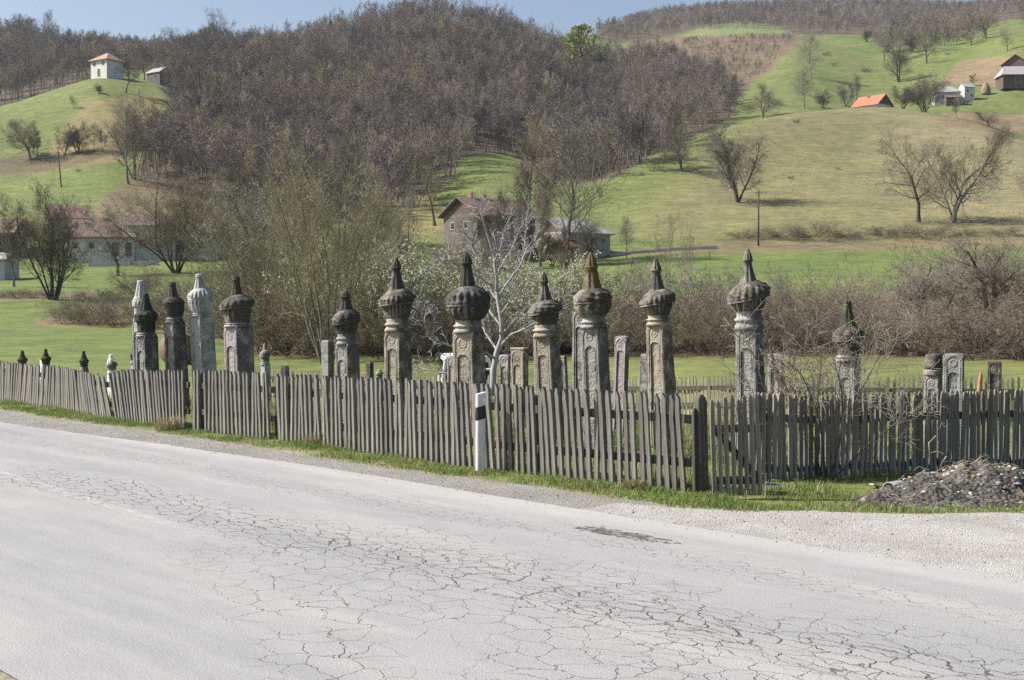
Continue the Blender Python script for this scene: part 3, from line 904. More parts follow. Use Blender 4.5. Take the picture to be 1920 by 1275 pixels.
# ------------------------------------------------------------------ the thickets along the stream
BELT = [  # key, column, top row, distance, width factor, label
 ('shrub4', 125, 560, 112, 1.2, 'grey-brown shrub at the left end of the stream thicket'),
 ('shrub1', 175, 548, 111, 1.2, 'brown shrub in the low left thicket behind the grass field'),
 ('shrub2', 232, 540, 109, 1.2, 'russet shrub behind the two leftmost tall gravestones'),
 ('shrub3', 290, 528, 103, 1.1, 'olive shrub behind the left group of tall gravestones'),
 ('shrub1', 345, 520, 98, 1.2, 'brown shrub between the dark and the white tall gravestones'),
 ('shrub3', 405, 500, 92, 1.2, 'olive shrub behind the white tall gravestone'),
 ('shrub3', 465, 478, 84, 1.1, 'tall olive shrub behind the widest dark left gravestone'),
 ('shrub3', 500, 470, 76, 1.1, 'tall olive shrub left of the tall willow'),
 ('shrub1', 555, 505, 71, 1.1, 'dark shrub at the foot of the tall willow'),
 ('shrub1', 640, 510, 69, 1.1, 'dark brown shrub behind the small black turban gravestone'),
 ('silver', 700, 450, 71, 0.9, 'silvery green willow bush left of the slender spired gravestone'),
 ('silver', 765, 462, 70, 0.9, 'silvery green willow bush behind the slender spired gravestone'),
 ('shrub1', 735, 540, 66, 1.2, 'dark low shrub under the silvery willow bushes'),
 ('silver', 835, 478, 69, 0.9, 'pale catkin bush left of the biggest turban gravestone'),
 ('shrub3', 890, 500, 67, 1.0, 'olive shrub behind the biggest turban gravestone'),
 ('shrub1', 860, 555, 64, 1.2, 'brown low shrub beside the white-barked tree'),
 ('silver', 1040, 475, 67, 0.85, 'pale catkin bush behind the gravestone with the short spire'),
 ('silver', 975, 505, 66, 0.85, 'pale catkin bush behind the white-barked tree'),
 ('shrub1', 960, 560, 63, 1.2, 'brown low shrub behind the pair of flat headstones'),
 ('shrub3', 1075, 505, 65, 1.0, 'olive shrub left of the golden-tipped gravestone'),
 ('shrub1', 1140, 560, 62, 1.1, 'brown shrub right of the golden-tipped gravestone'),
 ('shrub4', 1185, 488, 66, 1.0, 'grey shrub between the two right turban gravestones'),
 ('shrub1', 1245, 535, 62, 1.1, 'dark brown shrub behind the dark-capped gravestone'),
 ('shrub4', 1295, 485, 66, 1.0, 'tall grey-brown shrub right of the dark-capped gravestone'),
 ('shrub1', 1340, 540, 60, 1.1, 'brown shrub left of the rightmost tall turban gravestone'),
 ('shrub4', 1385, 505, 64, 1.0, 'grey shrub behind the rightmost tall turban gravestone'),
 ('shrub1', 1450, 530, 62, 1.1, 'brown shrub right of the rightmost tall turban gravestone'),
 ('shrub2', 1515, 540, 60, 1.1, 'russet shrub behind the thin garden bush'),
 ('shrub3', 1545, 480, 66, 1.0, 'tall olive shrub above the mossy gravestone'),
 ('shrub2', 1600, 560, 59, 1.1, 'russet low shrub behind the mossy gravestone'),
 ('shrub4', 1640, 515, 65, 1.0, 'grey tall shrub right of the mossy gravestone'),
 ('shrub2', 1675, 572, 58, 1.1, 'russet low shrub behind the broken-topped gravestone'),
 ('spread2', 1735, 478, 66, 1.5, 'wide red-stemmed bush above the broken-topped gravestone'),
 ('shrub2', 1745, 562, 57, 1.1, 'russet shrub behind the rectangular headstone on the right'),
 ('shrub2', 1815, 560, 56, 1.1, 'russet shrub above the small square headstone'),
 ('spread2', 1850, 445, 66, 1.5, 'tallest wide bush near the right edge of the thicket'),
 ('shrub2', 1885, 556, 55, 1.1, 'russet shrub near the right end of the thicket'),
 ('shrub4', 1790, 440, 80, 1.0, 'pale grey shrub in the meadow behind the right thicket'),
 ('shrub2', 1950, 530, 54, 1.1, 'russet shrub cut by the right picture edge'),
 ('spread2', 1930, 450, 68, 1.4, 'wide bush cut by the right picture edge'),
]
for key, px, yt, Y, w, lab in BELT:
    plant(key, 'bare_shrub', px, yt, lab, cat='shrub', Y=Y, wide=w, group='shrubs of the stream thicket')
# hedge row on the left behind the field and bushes before the village
for i, px in enumerate([-30, 2, 32, 62, 95, 150, 205]):
    plant(['shrub1', 'shrub4'][i % 2], 'hedge_shrub', px, 538 + (i * 5) % 9, 'low dark shrub in the hedge row on the left meadow', cat='shrub', Y=134, wide=1.5, group='hedge row on the left meadow')
for px, yt, Y, lab in [(262, 500, 140, 'dark shrub on the meadow below the white garden fence'), (405, 488, 150, 'low dark shrub right of the round-crowned tree'), (470, 480, 150, 'low shrub beside the red-roofed house'),
                       (345, 505, 132, 'pale olive shrub under the round-crowned tree'), (745, 430, 160, 'brown shrub left of the brown barn'), (880, 440, 172, 'brown shrub before the gable of the brown barn'), (930, 455, 170, 'tangled grey shrub before the brown barn'), (845, 455, 165, 'russet shrub by the left corner of the brown barn'),
                       (1065, 462, 176, 'dark shrub under the front of the low grey-roofed house'), (700, 470, 120, 'olive shrub at the back of the thicket')]:
    plant(['shrub1', 'shrub3', 'shrub2', 'shrub4'][int(px) % 4], 'bare_shrub', px, yt, lab, cat='shrub', Y=Y, wide=1.1)
for i, px in enumerate([1400, 1470, 1530, 1590, 1660, 1735, 1810, 1880]):
    plant(['shrub1', 'shrub2'][i % 2], 'bank_shrub', px, 428 - (i % 3) * 6, 'low brown scrub on the bank at the foot of the round hill', cat='shrub', Y=206, wide=2.2, group='scrub along the bank of the round hill')

# trees screening the village and the barn
for key, px, yt, Y, w, lab in [
 ('upright2', 28, 395, 150, 0.9, 'pale bare tree at the left edge in front of the red-roofed village house'), ('spread1', 222, 398, 170, 1.2, 'bare tree with thin spreading twigs before the old brown-roofed house'),
 ('upright2', 418, 372, 172, 1.0, 'bare grey tree right of the big round-crowned tree'), ('spread2', 478, 345, 150, 1.2, 'wide bare tree before the house with the red-brown roof'),
 ('upright1', 548, 318, 160, 1.1, 'tall bare tree at the upper left of the olive willow'), ('spread2', 706, 345, 165, 1.1, 'grey-green bare tree between the tall willow and the ivy-clad tree'),
 ('upright2', 745, 390, 150, 0.9, 'slender bare tree left of the brown barn with many thin stems'), ('spread1', 880, 372, 178, 1.1, 'bare twiggy tree before the gable of the brown barn'),
 ('upright2', 940, 340, 176, 0.9, 'bare tree before the long wall of the brown barn'), ('spread2', 1110, 400, 178, 1.1, 'bare tree leaning right over the low grey-roofed house'),
 ('clump1', 1035, 425, 180, 1.1, 'dark bushy tree before the gable of the low grey-roofed house'), ('upright1', 1175, 400, 185, 0.8, 'thin bare tree just right of the low grey-roofed house'),
 ('spread3', 330, 260, 300, 1.1, 'bare tree on the brown slope under the left part of the wood'), ('upright1', 700, 305, 232, 1.1, 'tall bare tree in front of the wood above the tan slope')]:
    plant(key, 'bare_tree', px, yt, lab, Y=Y, wide=w)
for i, (px, yt, yb, yr) in enumerate([(1490, 225, 232, (330, 372)), (1568, 312, 318, (230, 360)), (1650, 285, 290, (230, 360)), (1480, 330, 336, (220, 350)), (1560, 118, 126, (480, 760)), (1600, 175, 182, (420, 700)), (1455, 190, 200, (420, 700)), (1700, 170, 180, (430, 700)),
                                      (1545, 100, 108, (480, 800)), (150, 318, 323, (220, 345)), (30, 262, 268, (250, 345)), (100, 380, 388, (215, 300)), (1620, 130, 138, (480, 800)), (1770, 98, 106, (480, 700))]):
    plant(['shrub1', 'shrub3', 'shrub4'][i % 3], 'thorn_bush', px, yt, 'small low thorn bush dotted on the open grassy hillsides', cat='shrub', ybase=yb, yr=yr, wide=1.5, group='thorn bushes on the open hillsides')
# ------------------------------------------------------------------ the wood: nearest trees one by one, the mass behind as one body
def forest_bark(name, stops):
    t = NT(name)
    rnd = t.n('ShaderNodeObjectInfo').outputs['Random']
    n = t.noise(t.coord('Object'), 0.6, 3, 0.6)
    col = t.ramp(rnd, stops)
    loc = t.n('ShaderNodeObjectInfo').outputs['Location']
    st = t.noise(loc, 0.022, 3, 0.6)
    col = t.mix(1.0, col, t.ramp(st, [(0.34, (0.70, 0.70, 0.73)), (0.5, (1.05, 1.04, 1.02)), (0.66, (1.28, 1.24, 1.10))]), 'MULTIPLY')
    t.color(t.mix(1.0, col, t.ramp(n, [(0.3, 0.85), (0.7, 1.15)]), 'MULTIPLY'))
    return t.m


MAT_WOODTREE = forest_bark('woodland_twigs', [(0.0, (0.11, 0.099, 0.092)), (0.22, (0.25, 0.218, 0.190)), (0.42, (0.155, 0.134, 0.124)), (0.6, (0.27, 0.228, 0.200)), (0.8, (0.185, 0.156, 0.145)), (0.92, (0.225, 0.205, 0.122)), (1.0, (0.28, 0.25, 0.13))])
WOODMESH = []
for i in range(6):
    H = 14.0
    lev = grow(200 + i, H, kids=(12, 6, 6), bole=0.30 if i % 2 else 0.42, first=(0.55, 0.32), ang=(50, 45, 45), ratio=(0.5, 0.5, 0.45), base_r=0.013, up=0.12, wander=0.16, seg=(7, 4, 3), twig_r=0.026, kid_r=0.45)
    b = MB()
    for k, (P, Rd) in enumerate(lev):
        b.tubes(P, Rd, (5, 3, 3, 3)[k])
    me_o = b.build('wood_tree', MAT_WOODTREE)
    WOODMESH.append(me_o)


def wood_spots(poly, ya, yb, u0, u1, n, seed):
    g = np.random.default_rng(seed)
    out = []
    while len(out) < n:
        m = 6000
        u = u0 + (u1 - u0) * g.random(m)
        Y = np.sqrt(ya ** 2 + (yb ** 2 - ya ** 2) * g.random(m))
        X = (u - 960) / F * Y
        Z = height(X, Y)
        p = 565 - (Z - CH) / Y * F
        k = in_poly(u, p, poly)
        for a in np.nonzero(k)[0]:
            out.append((X[a], Y[a], Z[a], u[a], p[a]))
            if len(out) >= n: break
    return np.array(out)


S1 = wood_spots(WOOD, 235, 780, 220, 1420, 8200, 1)
ri = np.clip(((S1[:, 3] - U_TAB[0]) / 4).astype(int), 0, len(U_TAB) - 1)
ridge = _Yk[ri, 8]
gq = np.random.default_rng(9).random(len(S1))
S1 = S1[(S1[:, 1] < ridge + 6) & ((S1[:, 1] < ridge - 28) | (gq < 0.40))]
S2 = wood_spots(WOOD_L, 395, 760, -250, 420, 2300, 2)
S3 = wood_spots(WOOD_R, 850, 1420, 1110, 2250, 5200, 3)
# thin the wood where clearings show, thicken scattered scrub on the brown slope
S4 = wood_spots([(1240, 110), (1290, 80), (1490, 75), (1440, 135), (1395, 170), (1330, 190)], 450, 860, 1180, 1500, 420, 4)
S5 = wood_spots([(1640, 105), (1700, 112), (1840, 78), (1840, 64), (1650, 66)], 560, 740, 1630, 1850, 90, 5)

# individuals: lowest edge and skyline of the central wood
bins = np.floor(S1[:, 3] / 11).astype(int)
edge_i = set(); sky_i = set()
for bb in np.unique(bins):
    q = np.nonzero(bins == bb)[0]
    q = q[np.argsort(S1[q, 1])]
    edge_i.update(q[:2].tolist())
    vis = q[np.argsort(S1[q, 4])]
    sky_i.add(int(vis[0]))
sky_i -= edge_i
chosen = [(i, 'edge') for i in sorted(edge_i)] + [(i, 'sky') for i in sorted(sky_i)]
chosen = chosen[:290]
first_done = {}
g = np.random.default_rng(77)
for i, kind in chosen:
    X, Y, Z, u, p = S1[i]
    v = int(g.integers(0, 6))
    if v not in first_done:
        o = WOODMESH[v]; first_done[v] = 1
    else:
        o = WOODMESH[v].copy(); COL.objects.link(o)
    o.location = (X, Y, Z - 0.3)
    s = (0.62 + 0.40 * g.random()) * (1.0 if kind == 'edge' else 0.95)
    o.scale = (s, s, s * (0.9 + 0.25 * g.random()))
    o.rotation_euler = (g.normal(0, 0.05), g.normal(0, 0.05), g.random() * 6.28)
    if kind == 'edge':
        tag(o, 'bare grey-brown tree in the front row along the lower edge of the wooded hill', 'tree', 'trees along the lower edge of the wooded hill')
    else:
        tag(o, 'bare tree standing up from the skyline of the wooded middle hill', 'tree', 'trees along the skyline of the wooded hill')
keep = np.ones(len(S1), bool)
keep[[i for i, _ in chosen]] = False
# the mass: points carrying copies of the six tree shapes
PTS = np.concatenate([S1[keep], S2, S3, S4, S5])
scl = np.concatenate([np.full(keep.sum(), 0.72), np.full(len(S2), 0.72), np.full(len(S3), 0.62), np.full(len(S4), 0.26), np.full(len(S5), 0.85)])
scl = scl * (0.75 + 0.55 * g.random(len(scl)))
me = bpy.data.meshes.new('woodland')
me.vertices.add(len(PTS))
V = PTS[:, :3].copy(); V[:, 2] -= 0.3
me.vertices.foreach_set('co', V.astype(np.float32).ravel())
a = me.attributes.new('size', 'FLOAT', 'POINT'); a.data.foreach_set('value', scl.astype(np.float32))
a = me.attributes.new('turn', 'FLOAT', 'POINT'); a.data.foreach_set('value', (g.random(len(scl)) * 6.28).astype(np.float32))
a = me.attributes.new('shape', 'INT', 'POINT'); a.data.foreach_set('value', g.integers(0, 6, len(scl)).astype(np.int32))
wood = bpy.data.objects.new('woodland', me); COL.objects.link(wood)
tag(wood, 'leafless brown wood covering the hills behind the graveyard', 'woodland', kind='stuff')
ng = bpy.data.node_groups.new('woodland', 'GeometryNodeTree')
ng.interface.new_socket('Geometry', in_out='INPUT', socket_type='NodeSocketGeometry')
ng.interface.new_socket('Geometry', in_out='OUTPUT', socket_type='NodeSocketGeometry')
gi = ng.nodes.new('NodeGroupInput'); go = ng.nodes.new('NodeGroupOutput')
join = ng.nodes.new('GeometryNodeJoinGeometry')


def named(nm, typ):
    nd = ng.nodes.new('GeometryNodeInputNamedAttribute'); nd.data_type = typ
    nd.inputs['Name'].default_value = nm
    return nd.outputs['Attribute']


szs, trn, shp_ = named('size', 'FLOAT'), named('turn', 'FLOAT'), named('shape', 'INT')
cmbr = ng.nodes.new('ShaderNodeCombineXYZ'); ng.links.new(trn, cmbr.inputs['Z'])
for k in range(6):
    oi = ng.nodes.new('GeometryNodeObjectInfo'); oi.transform_space = 'ORIGINAL'
    oi.inputs['Object'].default_value = WOODMESH[k]
    oi.inputs['As Instance'].default_value = True
    cmp_ = ng.nodes.new('FunctionNodeCompare'); cmp_.data_type = 'INT'; cmp_.operation = 'EQUAL'
    ng.links.new(shp_, cmp_.inputs[2]); cmp_.inputs[3].default_value = k
    ip = ng.nodes.new('GeometryNodeInstanceOnPoints')
    ng.links.new(gi.outputs[0], ip.inputs['Points'])
    ng.links.new(cmp_.outputs[0], ip.inputs['Selection'])
    ng.links.new(oi.outputs['Geometry'], ip.inputs['Instance'])
    ng.links.new(cmbr.outputs[0], ip.inputs['Rotation'])
    ng.links.new(szs, ip.inputs['Scale'])
    ng.links.new(ip.outputs[0], join.inputs[0])
ng.links.new(join.outputs[0], go.inputs[0])
md = wood.modifiers.new('trees', 'NODES'); md.node_group = ng
# ------------------------------------------------------------------ picket fences
def wood_mat(name, a, b, moss=0.0, vary=0.3):
    t = NT(name)
    oc = t.coord('Object', (9, 9, 0.55))
    n = t.noise(oc, 3.0, 6, 0.7)
    n2 = t.noise(t.coord('Object', (60, 60, 1.5)), 1.0, 3, 0.6)
    big = t.noise(t.coord('Object', (2, 2, 1.2)), 1.7, 4, 0.6)
    rnd = t.n('ShaderNodeObjectInfo').outputs['Random']
    col = t.ramp(n, [(0.28, a), (0.72, b)])
    col = t.mix(1.0, col, t.ramp(n2, [(0.3, 0.72), (0.7, 1.2)]), 'MULTIPLY')
    tone = t.ramp(rnd, [(0.0, (1 - vary, 1 - vary, 1 - vary)), (0.35, (1.0, 0.97, 0.92)), (0.7, (1.0, 1.0, 1.0)), (1.0, (1 + vary, 1 + vary * 0.95, 1 + vary * 0.85))])
    col = t.mix(1.0, col, tone, 'MULTIPLY')
    if moss:
        col = t.mix(t.math('MULTIPLY', t.ramp(big, [(0.45, 0), (0.7, 1)]), moss), col, (0.085, 0.095, 0.035))
    t.color(col)
    t.bump(t.math('ADD', n, n2), 0.5, 0.006)
    return t.m


WOOD_FRONT = wood_mat('weathered_grey_wood', (0.115, 0.110, 0.101), (0.28, 0.27, 0.25), 0.12)
WOOD_RIGHT = wood_mat('weathered_brown_wood', (0.125, 0.114, 0.098), (0.30, 0.28, 0.245), 0.20)
WOOD_FAR = wood_mat('weathered_pale_wood', (0.17, 0.165, 0.12), (0.34, 0.33, 0.23), 0.35)
WOOD_POST = wood_mat('dark_post_wood', (0.055, 0.05, 0.043), (0.15, 0.138, 0.118), 0.2)


def picket_mesh(seed, w, th, h, style):
    """a sawn pole slat: irregular edges and a worn, rounded or slanted head"""
    g = np.random.default_rng(seed)
    zs = [0.0, 0.15 * h, 0.35 * h, 0.55 * h, 0.75 * h, 0.9 * h]
    prof = [(z, -w / 2 * (0.9 + 0.2 * g.random()), w / 2 * (0.9 + 0.2 * g.random()), (z / h) * g.normal(0, 0.006)) for z in zs]
    if style == 0:      # rounded
        head = [(0.945 * h, -0.46 * w, 0.46 * w), (0.975 * h, -0.36 * w, 0.34 * w), (0.993 * h, -0.2 * w, 0.18 * w), (h, -0.05 * w, 0.05 * w)]
    elif style == 1:    # slanted to the left
        head = [(0.94 * h, -0.48 * w, 0.46 * w), (0.965 * h, -0.46 * w, 0.22 * w), (0.985 * h, -0.40 * w, -0.05 * w), (h, -0.30 * w, -0.2 * w)]
    else:               # blunt
        head = [(0.97 * h, -0.47 * w, 0.47 * w), (0.99 * h, -0.42 * w, 0.40 * w), (h, -0.30 * w, 0.25 * w)]
    prof += [(z, a, b, g.normal(0, 0.003)) for z, a, b in head]
    b = MB()
    P = np.array([[(x0 + dx, -th / 2, z), (x1 + dx, -th / 2 * 1.1, z), (x1 + dx, th / 2, z), (x0 + dx, th / 2, z)] for z, x0, x1, dx in prof])
    b.grid(P, closed_u=True)
    n = len(prof)
    b.add(P[-1], [(0, 1, 2, 3)])
    return b


PICKETS = {}


def picket_src(kind, mat, w, th, h, n=7):
    key = (kind, mat.name, w)
    if key not in PICKETS:
        L = []
        for i in range(n):
            b = picket_mesh(hash(kind) % 1000 + i, w, th, h, i % 3)
            ob = b.build('picket', mat)
            me = ob.data
            bpy.data.objects.remove(ob)
            L.append(me)
        PICKETS[key] = L
    return PICKETS[key]


def base_curve(pts):
    """fence foot line from pixels on the flat verge"""
    out = []
    for px, py in pts:
        Y = F * CH / (py - 565.0)
        out.append(((px - 960) / F * Y, Y))
    return np.array(out)


def fence(name, label, group, base, top_z, spacing, kind, mat, w, th, lean=None, rails=(0.30, 0.74), n_max=99, jit=0.007, gap=None, mesh_h=1.1, posts=(), pick_drop=0.0, cat='fence', rail_side=1):
    """base: polyline (x, y) of the fence foot from left to right; top_z(t) gives the head height above datum"""
    base = np.asarray(base, float)
    d = np.diff(base, axis=0); ln = np.hypot(d[:, 0], d[:, 1]); cum = np.concatenate([[0], np.cumsum(ln)])
    total = cum[-1]

    def P(s):
        return np.array([np.interp(s, cum, base[:, 0]), np.interp(s, cum, base[:, 1])])
    c = P(total / 2)
    org = Vector((c[0], c[1], float(height(c[0], c[1]))))
    root = thing(name, label, cat, org, 0, group)
    srcs = picket_src(kind, mat, w, th, mesh_h)
    g = np.random.default_rng(int(abs(base[0, 0] * 100)) + 5)
    n = min(int(total / spacing), n_max)
    for i in range(n):
        s = (i + 0.5) * spacing + g.normal(0, jit)
        if gap and any(a < s < b for a, b in gap): continue
        p = P(s); q = P(min(s + 0.2, total)) - P(max(s - 0.2, 0))
        dirx = q / np.hypot(*q)
        z0 = float(height(p[0], p[1])) - 0.03 - pick_drop + g.normal(0, 0.012)
        top = top_z(s / total) + g.normal(0, 0.008)
        o = bpy.data.objects.new('picket', srcs[int(g.integers(0, len(srcs)))])
        COL.objects.link(o)
        o.parent = root
        hh = top - z0
        a = math.atan2(dirx[1], dirx[0])
        ly = lean(s / total) if lean else 0.0
        M = Matrix.Translation(Vector((p[0], p[1], z0)) - org) @ Matrix.Rotation(a, 4, 'Z') @ Matrix.Rotation(ly + g.normal(0, 0.007), 4, 'Y') @ Matrix.Rotation(g.normal(0, 0.02), 4, 'X') @ Matrix.Rotation(g.normal(0, 0.04), 4, 'Z')
        M = M @ Matrix.Diagonal((0.88 + 0.24 * g.random(), 1, hh / mesh_h, 1))
        o.matrix_local = M
    nn = max(2, int(total / 1.2) + 1)
    ssn = np.linspace(0.02, total - 0.02, nn)
    for fr in rails:
        pl = []
        for s in ssn:
            p = P(s); q = P(min(s + 0.2, total)) - P(max(s - 0.2, 0)); q /= np.hypot(*q)
            nrm = np.array([-q[1], q[0]]) * rail_side
            gz = float(height(p[0], p[1]))
            pl.append((p[0] + nrm[0] * (th / 2 + 0.030) - org.x, p[1] + nrm[1] * (th / 2 + 0.030) - org.y, gz + (top_z(s / total) - gz) * fr - org.z + g.normal(0, 0.008)))
        b = MB()
        pl = np.array(pl)
        tz = np.array([0, 0, 0.050])
        q = np.gradient(pl, axis=0); q[:, 2] = 0; q /= np.linalg.norm(q, axis=1, keepdims=True)
        nr = np.stack([-q[:, 1], q[:, 0], 0 * q[:, 0]], 1) * 0.022
        G = np.stack([pl - nr - tz, pl + nr - tz, pl + nr + tz, pl - nr + tz], 1)
        b.grid(G, closed_u=True)
        b.add(G[0], [(0, 1, 2, 3)]); b.add(G[-1], [(3, 2, 1, 0)])
        b.build('rail', WOOD_POST, root)
    for s, ph, pw in posts:
        p = P(s * total); q = P(min(s * total + 0.2, total)) - P(max(s * total - 0.2, 0)); q /= np.hypot(*q)
        nrm = np.array([-q[1], q[0]]) * rail_side
        pp = p + nrm * (th / 2 + 0.062 + pw / 2)
        gz = float(height(pp[0], pp[1]))
        b = MB()
        b.lathe([(0, -0.1), (pw / 2 * 1.05, -0.1), (pw / 2, ph * 0.5), (pw / 2 * 0.95, ph - 0.02), (pw / 2 * 0.6, ph), (0, ph + 0.01)], 10)
        o = b.build('post', WOOD_POST, root, smooth=True)
        o.location = Vector((pp[0], pp[1], gz)) - org
    return root


FRONTPX = [(-60, 741), (0, 751), (110, 768), (215, 786), (285, 797), (355, 807), (440, 817), (520, 827), (620, 841), (700, 852), (800, 866), (900, 879), (1000, 892), (1100, 904), (1200, 914), (1296, 923)]
FB = base_curve(FRONTPX)


def seg(a, b, n=12):
    xs = np.linspace(a, b, n)
    px = np.array([p[0] for p in FRONTPX], float)
    py = np.interp(xs, px, [p[1] for p in FRONTPX])
    return base_curve(list(zip(xs, py)))


def lean_a(t):   # fanned out stretch at the far left (radians, + = head to the right)
    return float(np.interp(t, [0, 0.30, 0.40, 0.50, 0.62, 0.72, 0.85, 1.0], [0.03, 0.13, 0.22, 0.20, 0.08, -0.05, -0.22, -0.36]))


GF = 'sections of the front picket fence'
fence('picket_fence', 'leftmost stretch of the front picket fence, its grey slats fanned apart', GF, seg(-60, 212), lambda t: np.interp(t, [0, 0.33, 0.6, 1], [0.90, 0.88, 0.88, 0.83]), 0.118, 'front', WOOD_FRONT, 0.080, 0.028, lean_a, posts=((0.2, 0.85, 0.10),))
fence('picket_fence', 'front fence stretch of left-leaning slats between the fanned slats and the dark gap', GF, seg(216, 350), lambda t: np.interp(t, [0, 0.2, 1], [0.88, 0.96, 1.03]), 0.108, 'front', WOOD_FRONT, 0.052, 0.040, lambda t: float(np.interp(t, [0, 0.3, 0.7, 1], [-0.30, -0.17, -0.08, -0.03])), posts=((0.5, 0.9, 0.10),))
fence('picket_fence', 'short upright stretch of front fence between two dark gaps, below the widest dark left gravestone', GF, seg(360, 512), lambda t: np.interp(t, [0, 1], [1.04, 1.07]), 0.108, 'front', WOOD_FRONT, 0.047, 0.042, lambda t: -0.02, posts=((0.03, 1.0, 0.11), (0.97, 1.0, 0.11)), gap=[(0.22, 0.36)])
fence('picket_fence', 'longest stretch of front picket fence, behind the white marker post', GF, seg(520, 1296, 20), lambda t: np.interp(t, [0, 0.5, 1], [1.06, 1.12, 1.13]), 0.106, 'front', WOOD_FRONT, 0.050, 0.046, lambda t: float(np.interp(t, [0, 0.4, 0.75, 1], [-0.015, -0.02, -0.055, -0.05])), posts=((0.02, 1.0, 0.11), (0.36, 1.0, 0.11), (0.70, 1.0, 0.11)))

# right hand fence and the gate
RB = np.array([(2.98, 14.95), (3.95, 15.45), (5.2, 16.15), (7.05, 17.15), (9.2, 18.3)])
GR = 'sections of the right picket fence'
fence('picket_fence', 'shaded right picket fence stretch beside the gate, behind the thin garden bush', GR, RB[:3], lambda t: np.interp(t, [0, 0.12, 0.3, 1], [1.10, 1.07, 1.02, 1.0]), 0.084, 'right', WOOD_RIGHT, 0.060, 0.022, None, rails=(0.14, 0.70), pick_drop=-0.03, jit=0.008, posts=((0.02, 1.05, 0.10), (0.6, 0.9, 0.1)))
fence('picket_fence', 'shaded right picket fence stretch behind the rubble mound, running out of the picture', GR, RB[2:], lambda t: np.interp(t, [0, 0.25, 1], [1.0, 0.98, 0.93]), 0.084, 'right', WOOD_RIGHT, 0.060, 0.022, None, rails=(0.14, 0.70), pick_drop=-0.02, jit=0.008, n_max=58, posts=((0.02, 1.1, 0.11), (0.3, 1.0, 0.10), (0.62, 1.0, 0.10)))

# gate: slats, rails and a slanting brace
gp0 = at(1336, 930, 13.62); gp1 = at(1434, 945, 13.68)
gdir = Vector((gp1.x - gp0.x, gp1.y - gp0.y, 0)); glen = gdir.length; gdir.normalize()
gate = thing('garden_gate', 'low slatted wooden gate with a slanting brace at the fence corner', 'gate', (gp0.x, gp0.y, 0.02), math.atan2(gdir.y, gdir.x))
srcs = picket_src('right', WOOD_RIGHT, 0.052, 0.022, 1.1)
g = np.random.default_rng(4)
ng_ = int(glen / 0.068)
for i in range(ng_):
    o = bpy.data.objects.new('picket', srcs[i % len(srcs)]); COL.objects.link(o); o.parent = gate
    o.location = (0.035 + i * (glen - 0.07) / (ng_ - 1), 0, 0.03 + g.normal(0, 0.01))
    o.rotation_euler = (0, g.normal(-0.035, 0.008), g.normal(0, 0.05))
    o.scale = (0.9, 1, (1.06 + 0.07 * i / ng_ + g.normal(0, 0.012)) / 1.1)
for z in (0.18, 0.76):
    MB().box((0.0, 0.014, z - 0.045), (glen, 0.055, z + 0.045)).build('rail', WOOD_POST, gate)
bl = math.hypot(glen - 0.1, 0.55); ba = math.atan2(0.55, glen - 0.1)
ob = MB().box((-bl / 2, 0.057, -0.04), (bl / 2, 0.085, 0.04)).build('brace', WOOD_POST, gate)
ob.location = (glen / 2, 0, 0.47); ob.rotation_euler = (0, ba, 0)
# the two gate posts
for px, py, Yd, w, hgt, lab in ((1318, 925, 14.05, 0.13, 1.13, 'thick dark post the gate hangs from at the fence corner'), (1307, 924, 14.0, 0.07, 0.98, 'thin dark stake beside the thick gate post')):
    p = at(px, py, Yd)
    b = MB()
    hw = w / 2
    zz = np.array([-0.1, 0.0, 0.5 * hgt, 0.92 * hgt, 0.97 * hgt, hgt])
    rr = np.array([1, 1, 0.98, 0.95, 0.8, 0.4]) * hw
    G = np.array([[(-r, -r * 0.8, z), (r, -r * 0.8, z), (r, r * 0.8, z), (-r, r * 0.8, z)] for r, z in zip(rr, zz)])
    b.grid(G, closed_u=True); b.add(G[-1], [(0, 1, 2, 3)])
    o = b.build('gate_post', WOOD_POST, bevel=0.012)
    o.location = (p.x, p.y, 0.0); o.rotation_euler = (0.0, -0.03, 0.5)
    tag(o, lab, 'post', 'gate posts')

# far fence behind the graves
GB = 'sections of the back picket fence'
far = [ground(px, Y) for px, Y in [(450, 43), (620, 40.5), (790, 37.5), (960, 34.5), (1130, 31.8), (1210, 30.6), (1330, 29.2), (1480, 28), (1640, 27), (1800, 26.2), (1960, 25.6)]]
far = np.array([(p.x, p.y) for p in far])


def ftop(a, b):
    def fn(t):
        return float(np.interp(a + (b - a) * t, [0, 0.2, 0.45, 0.62, 1.0], [-0.16, -0.12, 0.18, 0.42, 0.62]))
    return fn


fence('picket_fence', 'back picket fence stretch seen between the left graves and the white-barked tree', GB, far[:5], ftop(0, 0.5), 0.128, 'far', WOOD_FAR, 0.060, 0.022, None, rails=(0.35, 0.72), jit=0.02, rail_side=-1)
fence('picket_fence', 'back picket fence stretch with a long pale rail behind the right tall gravestones', GB, far[4:8], ftop(0.45, 0.72), 0.105, 'far', WOOD_FAR, 0.062, 0.022, None, rails=(0.30, 0.72), rail_side=-1)
fence('picket_fence', 'back picket fence stretch behind the broken-topped and rectangular gravestones', GB, far[7:], ftop(0.72, 1.0), 0.105, 'far', WOOD_FAR, 0.062, 0.022, None, rails=(0.30, 0.72), rail_side=-1)
# ------------------------------------------------------------------ gravestones
STONE_CACHE = {}


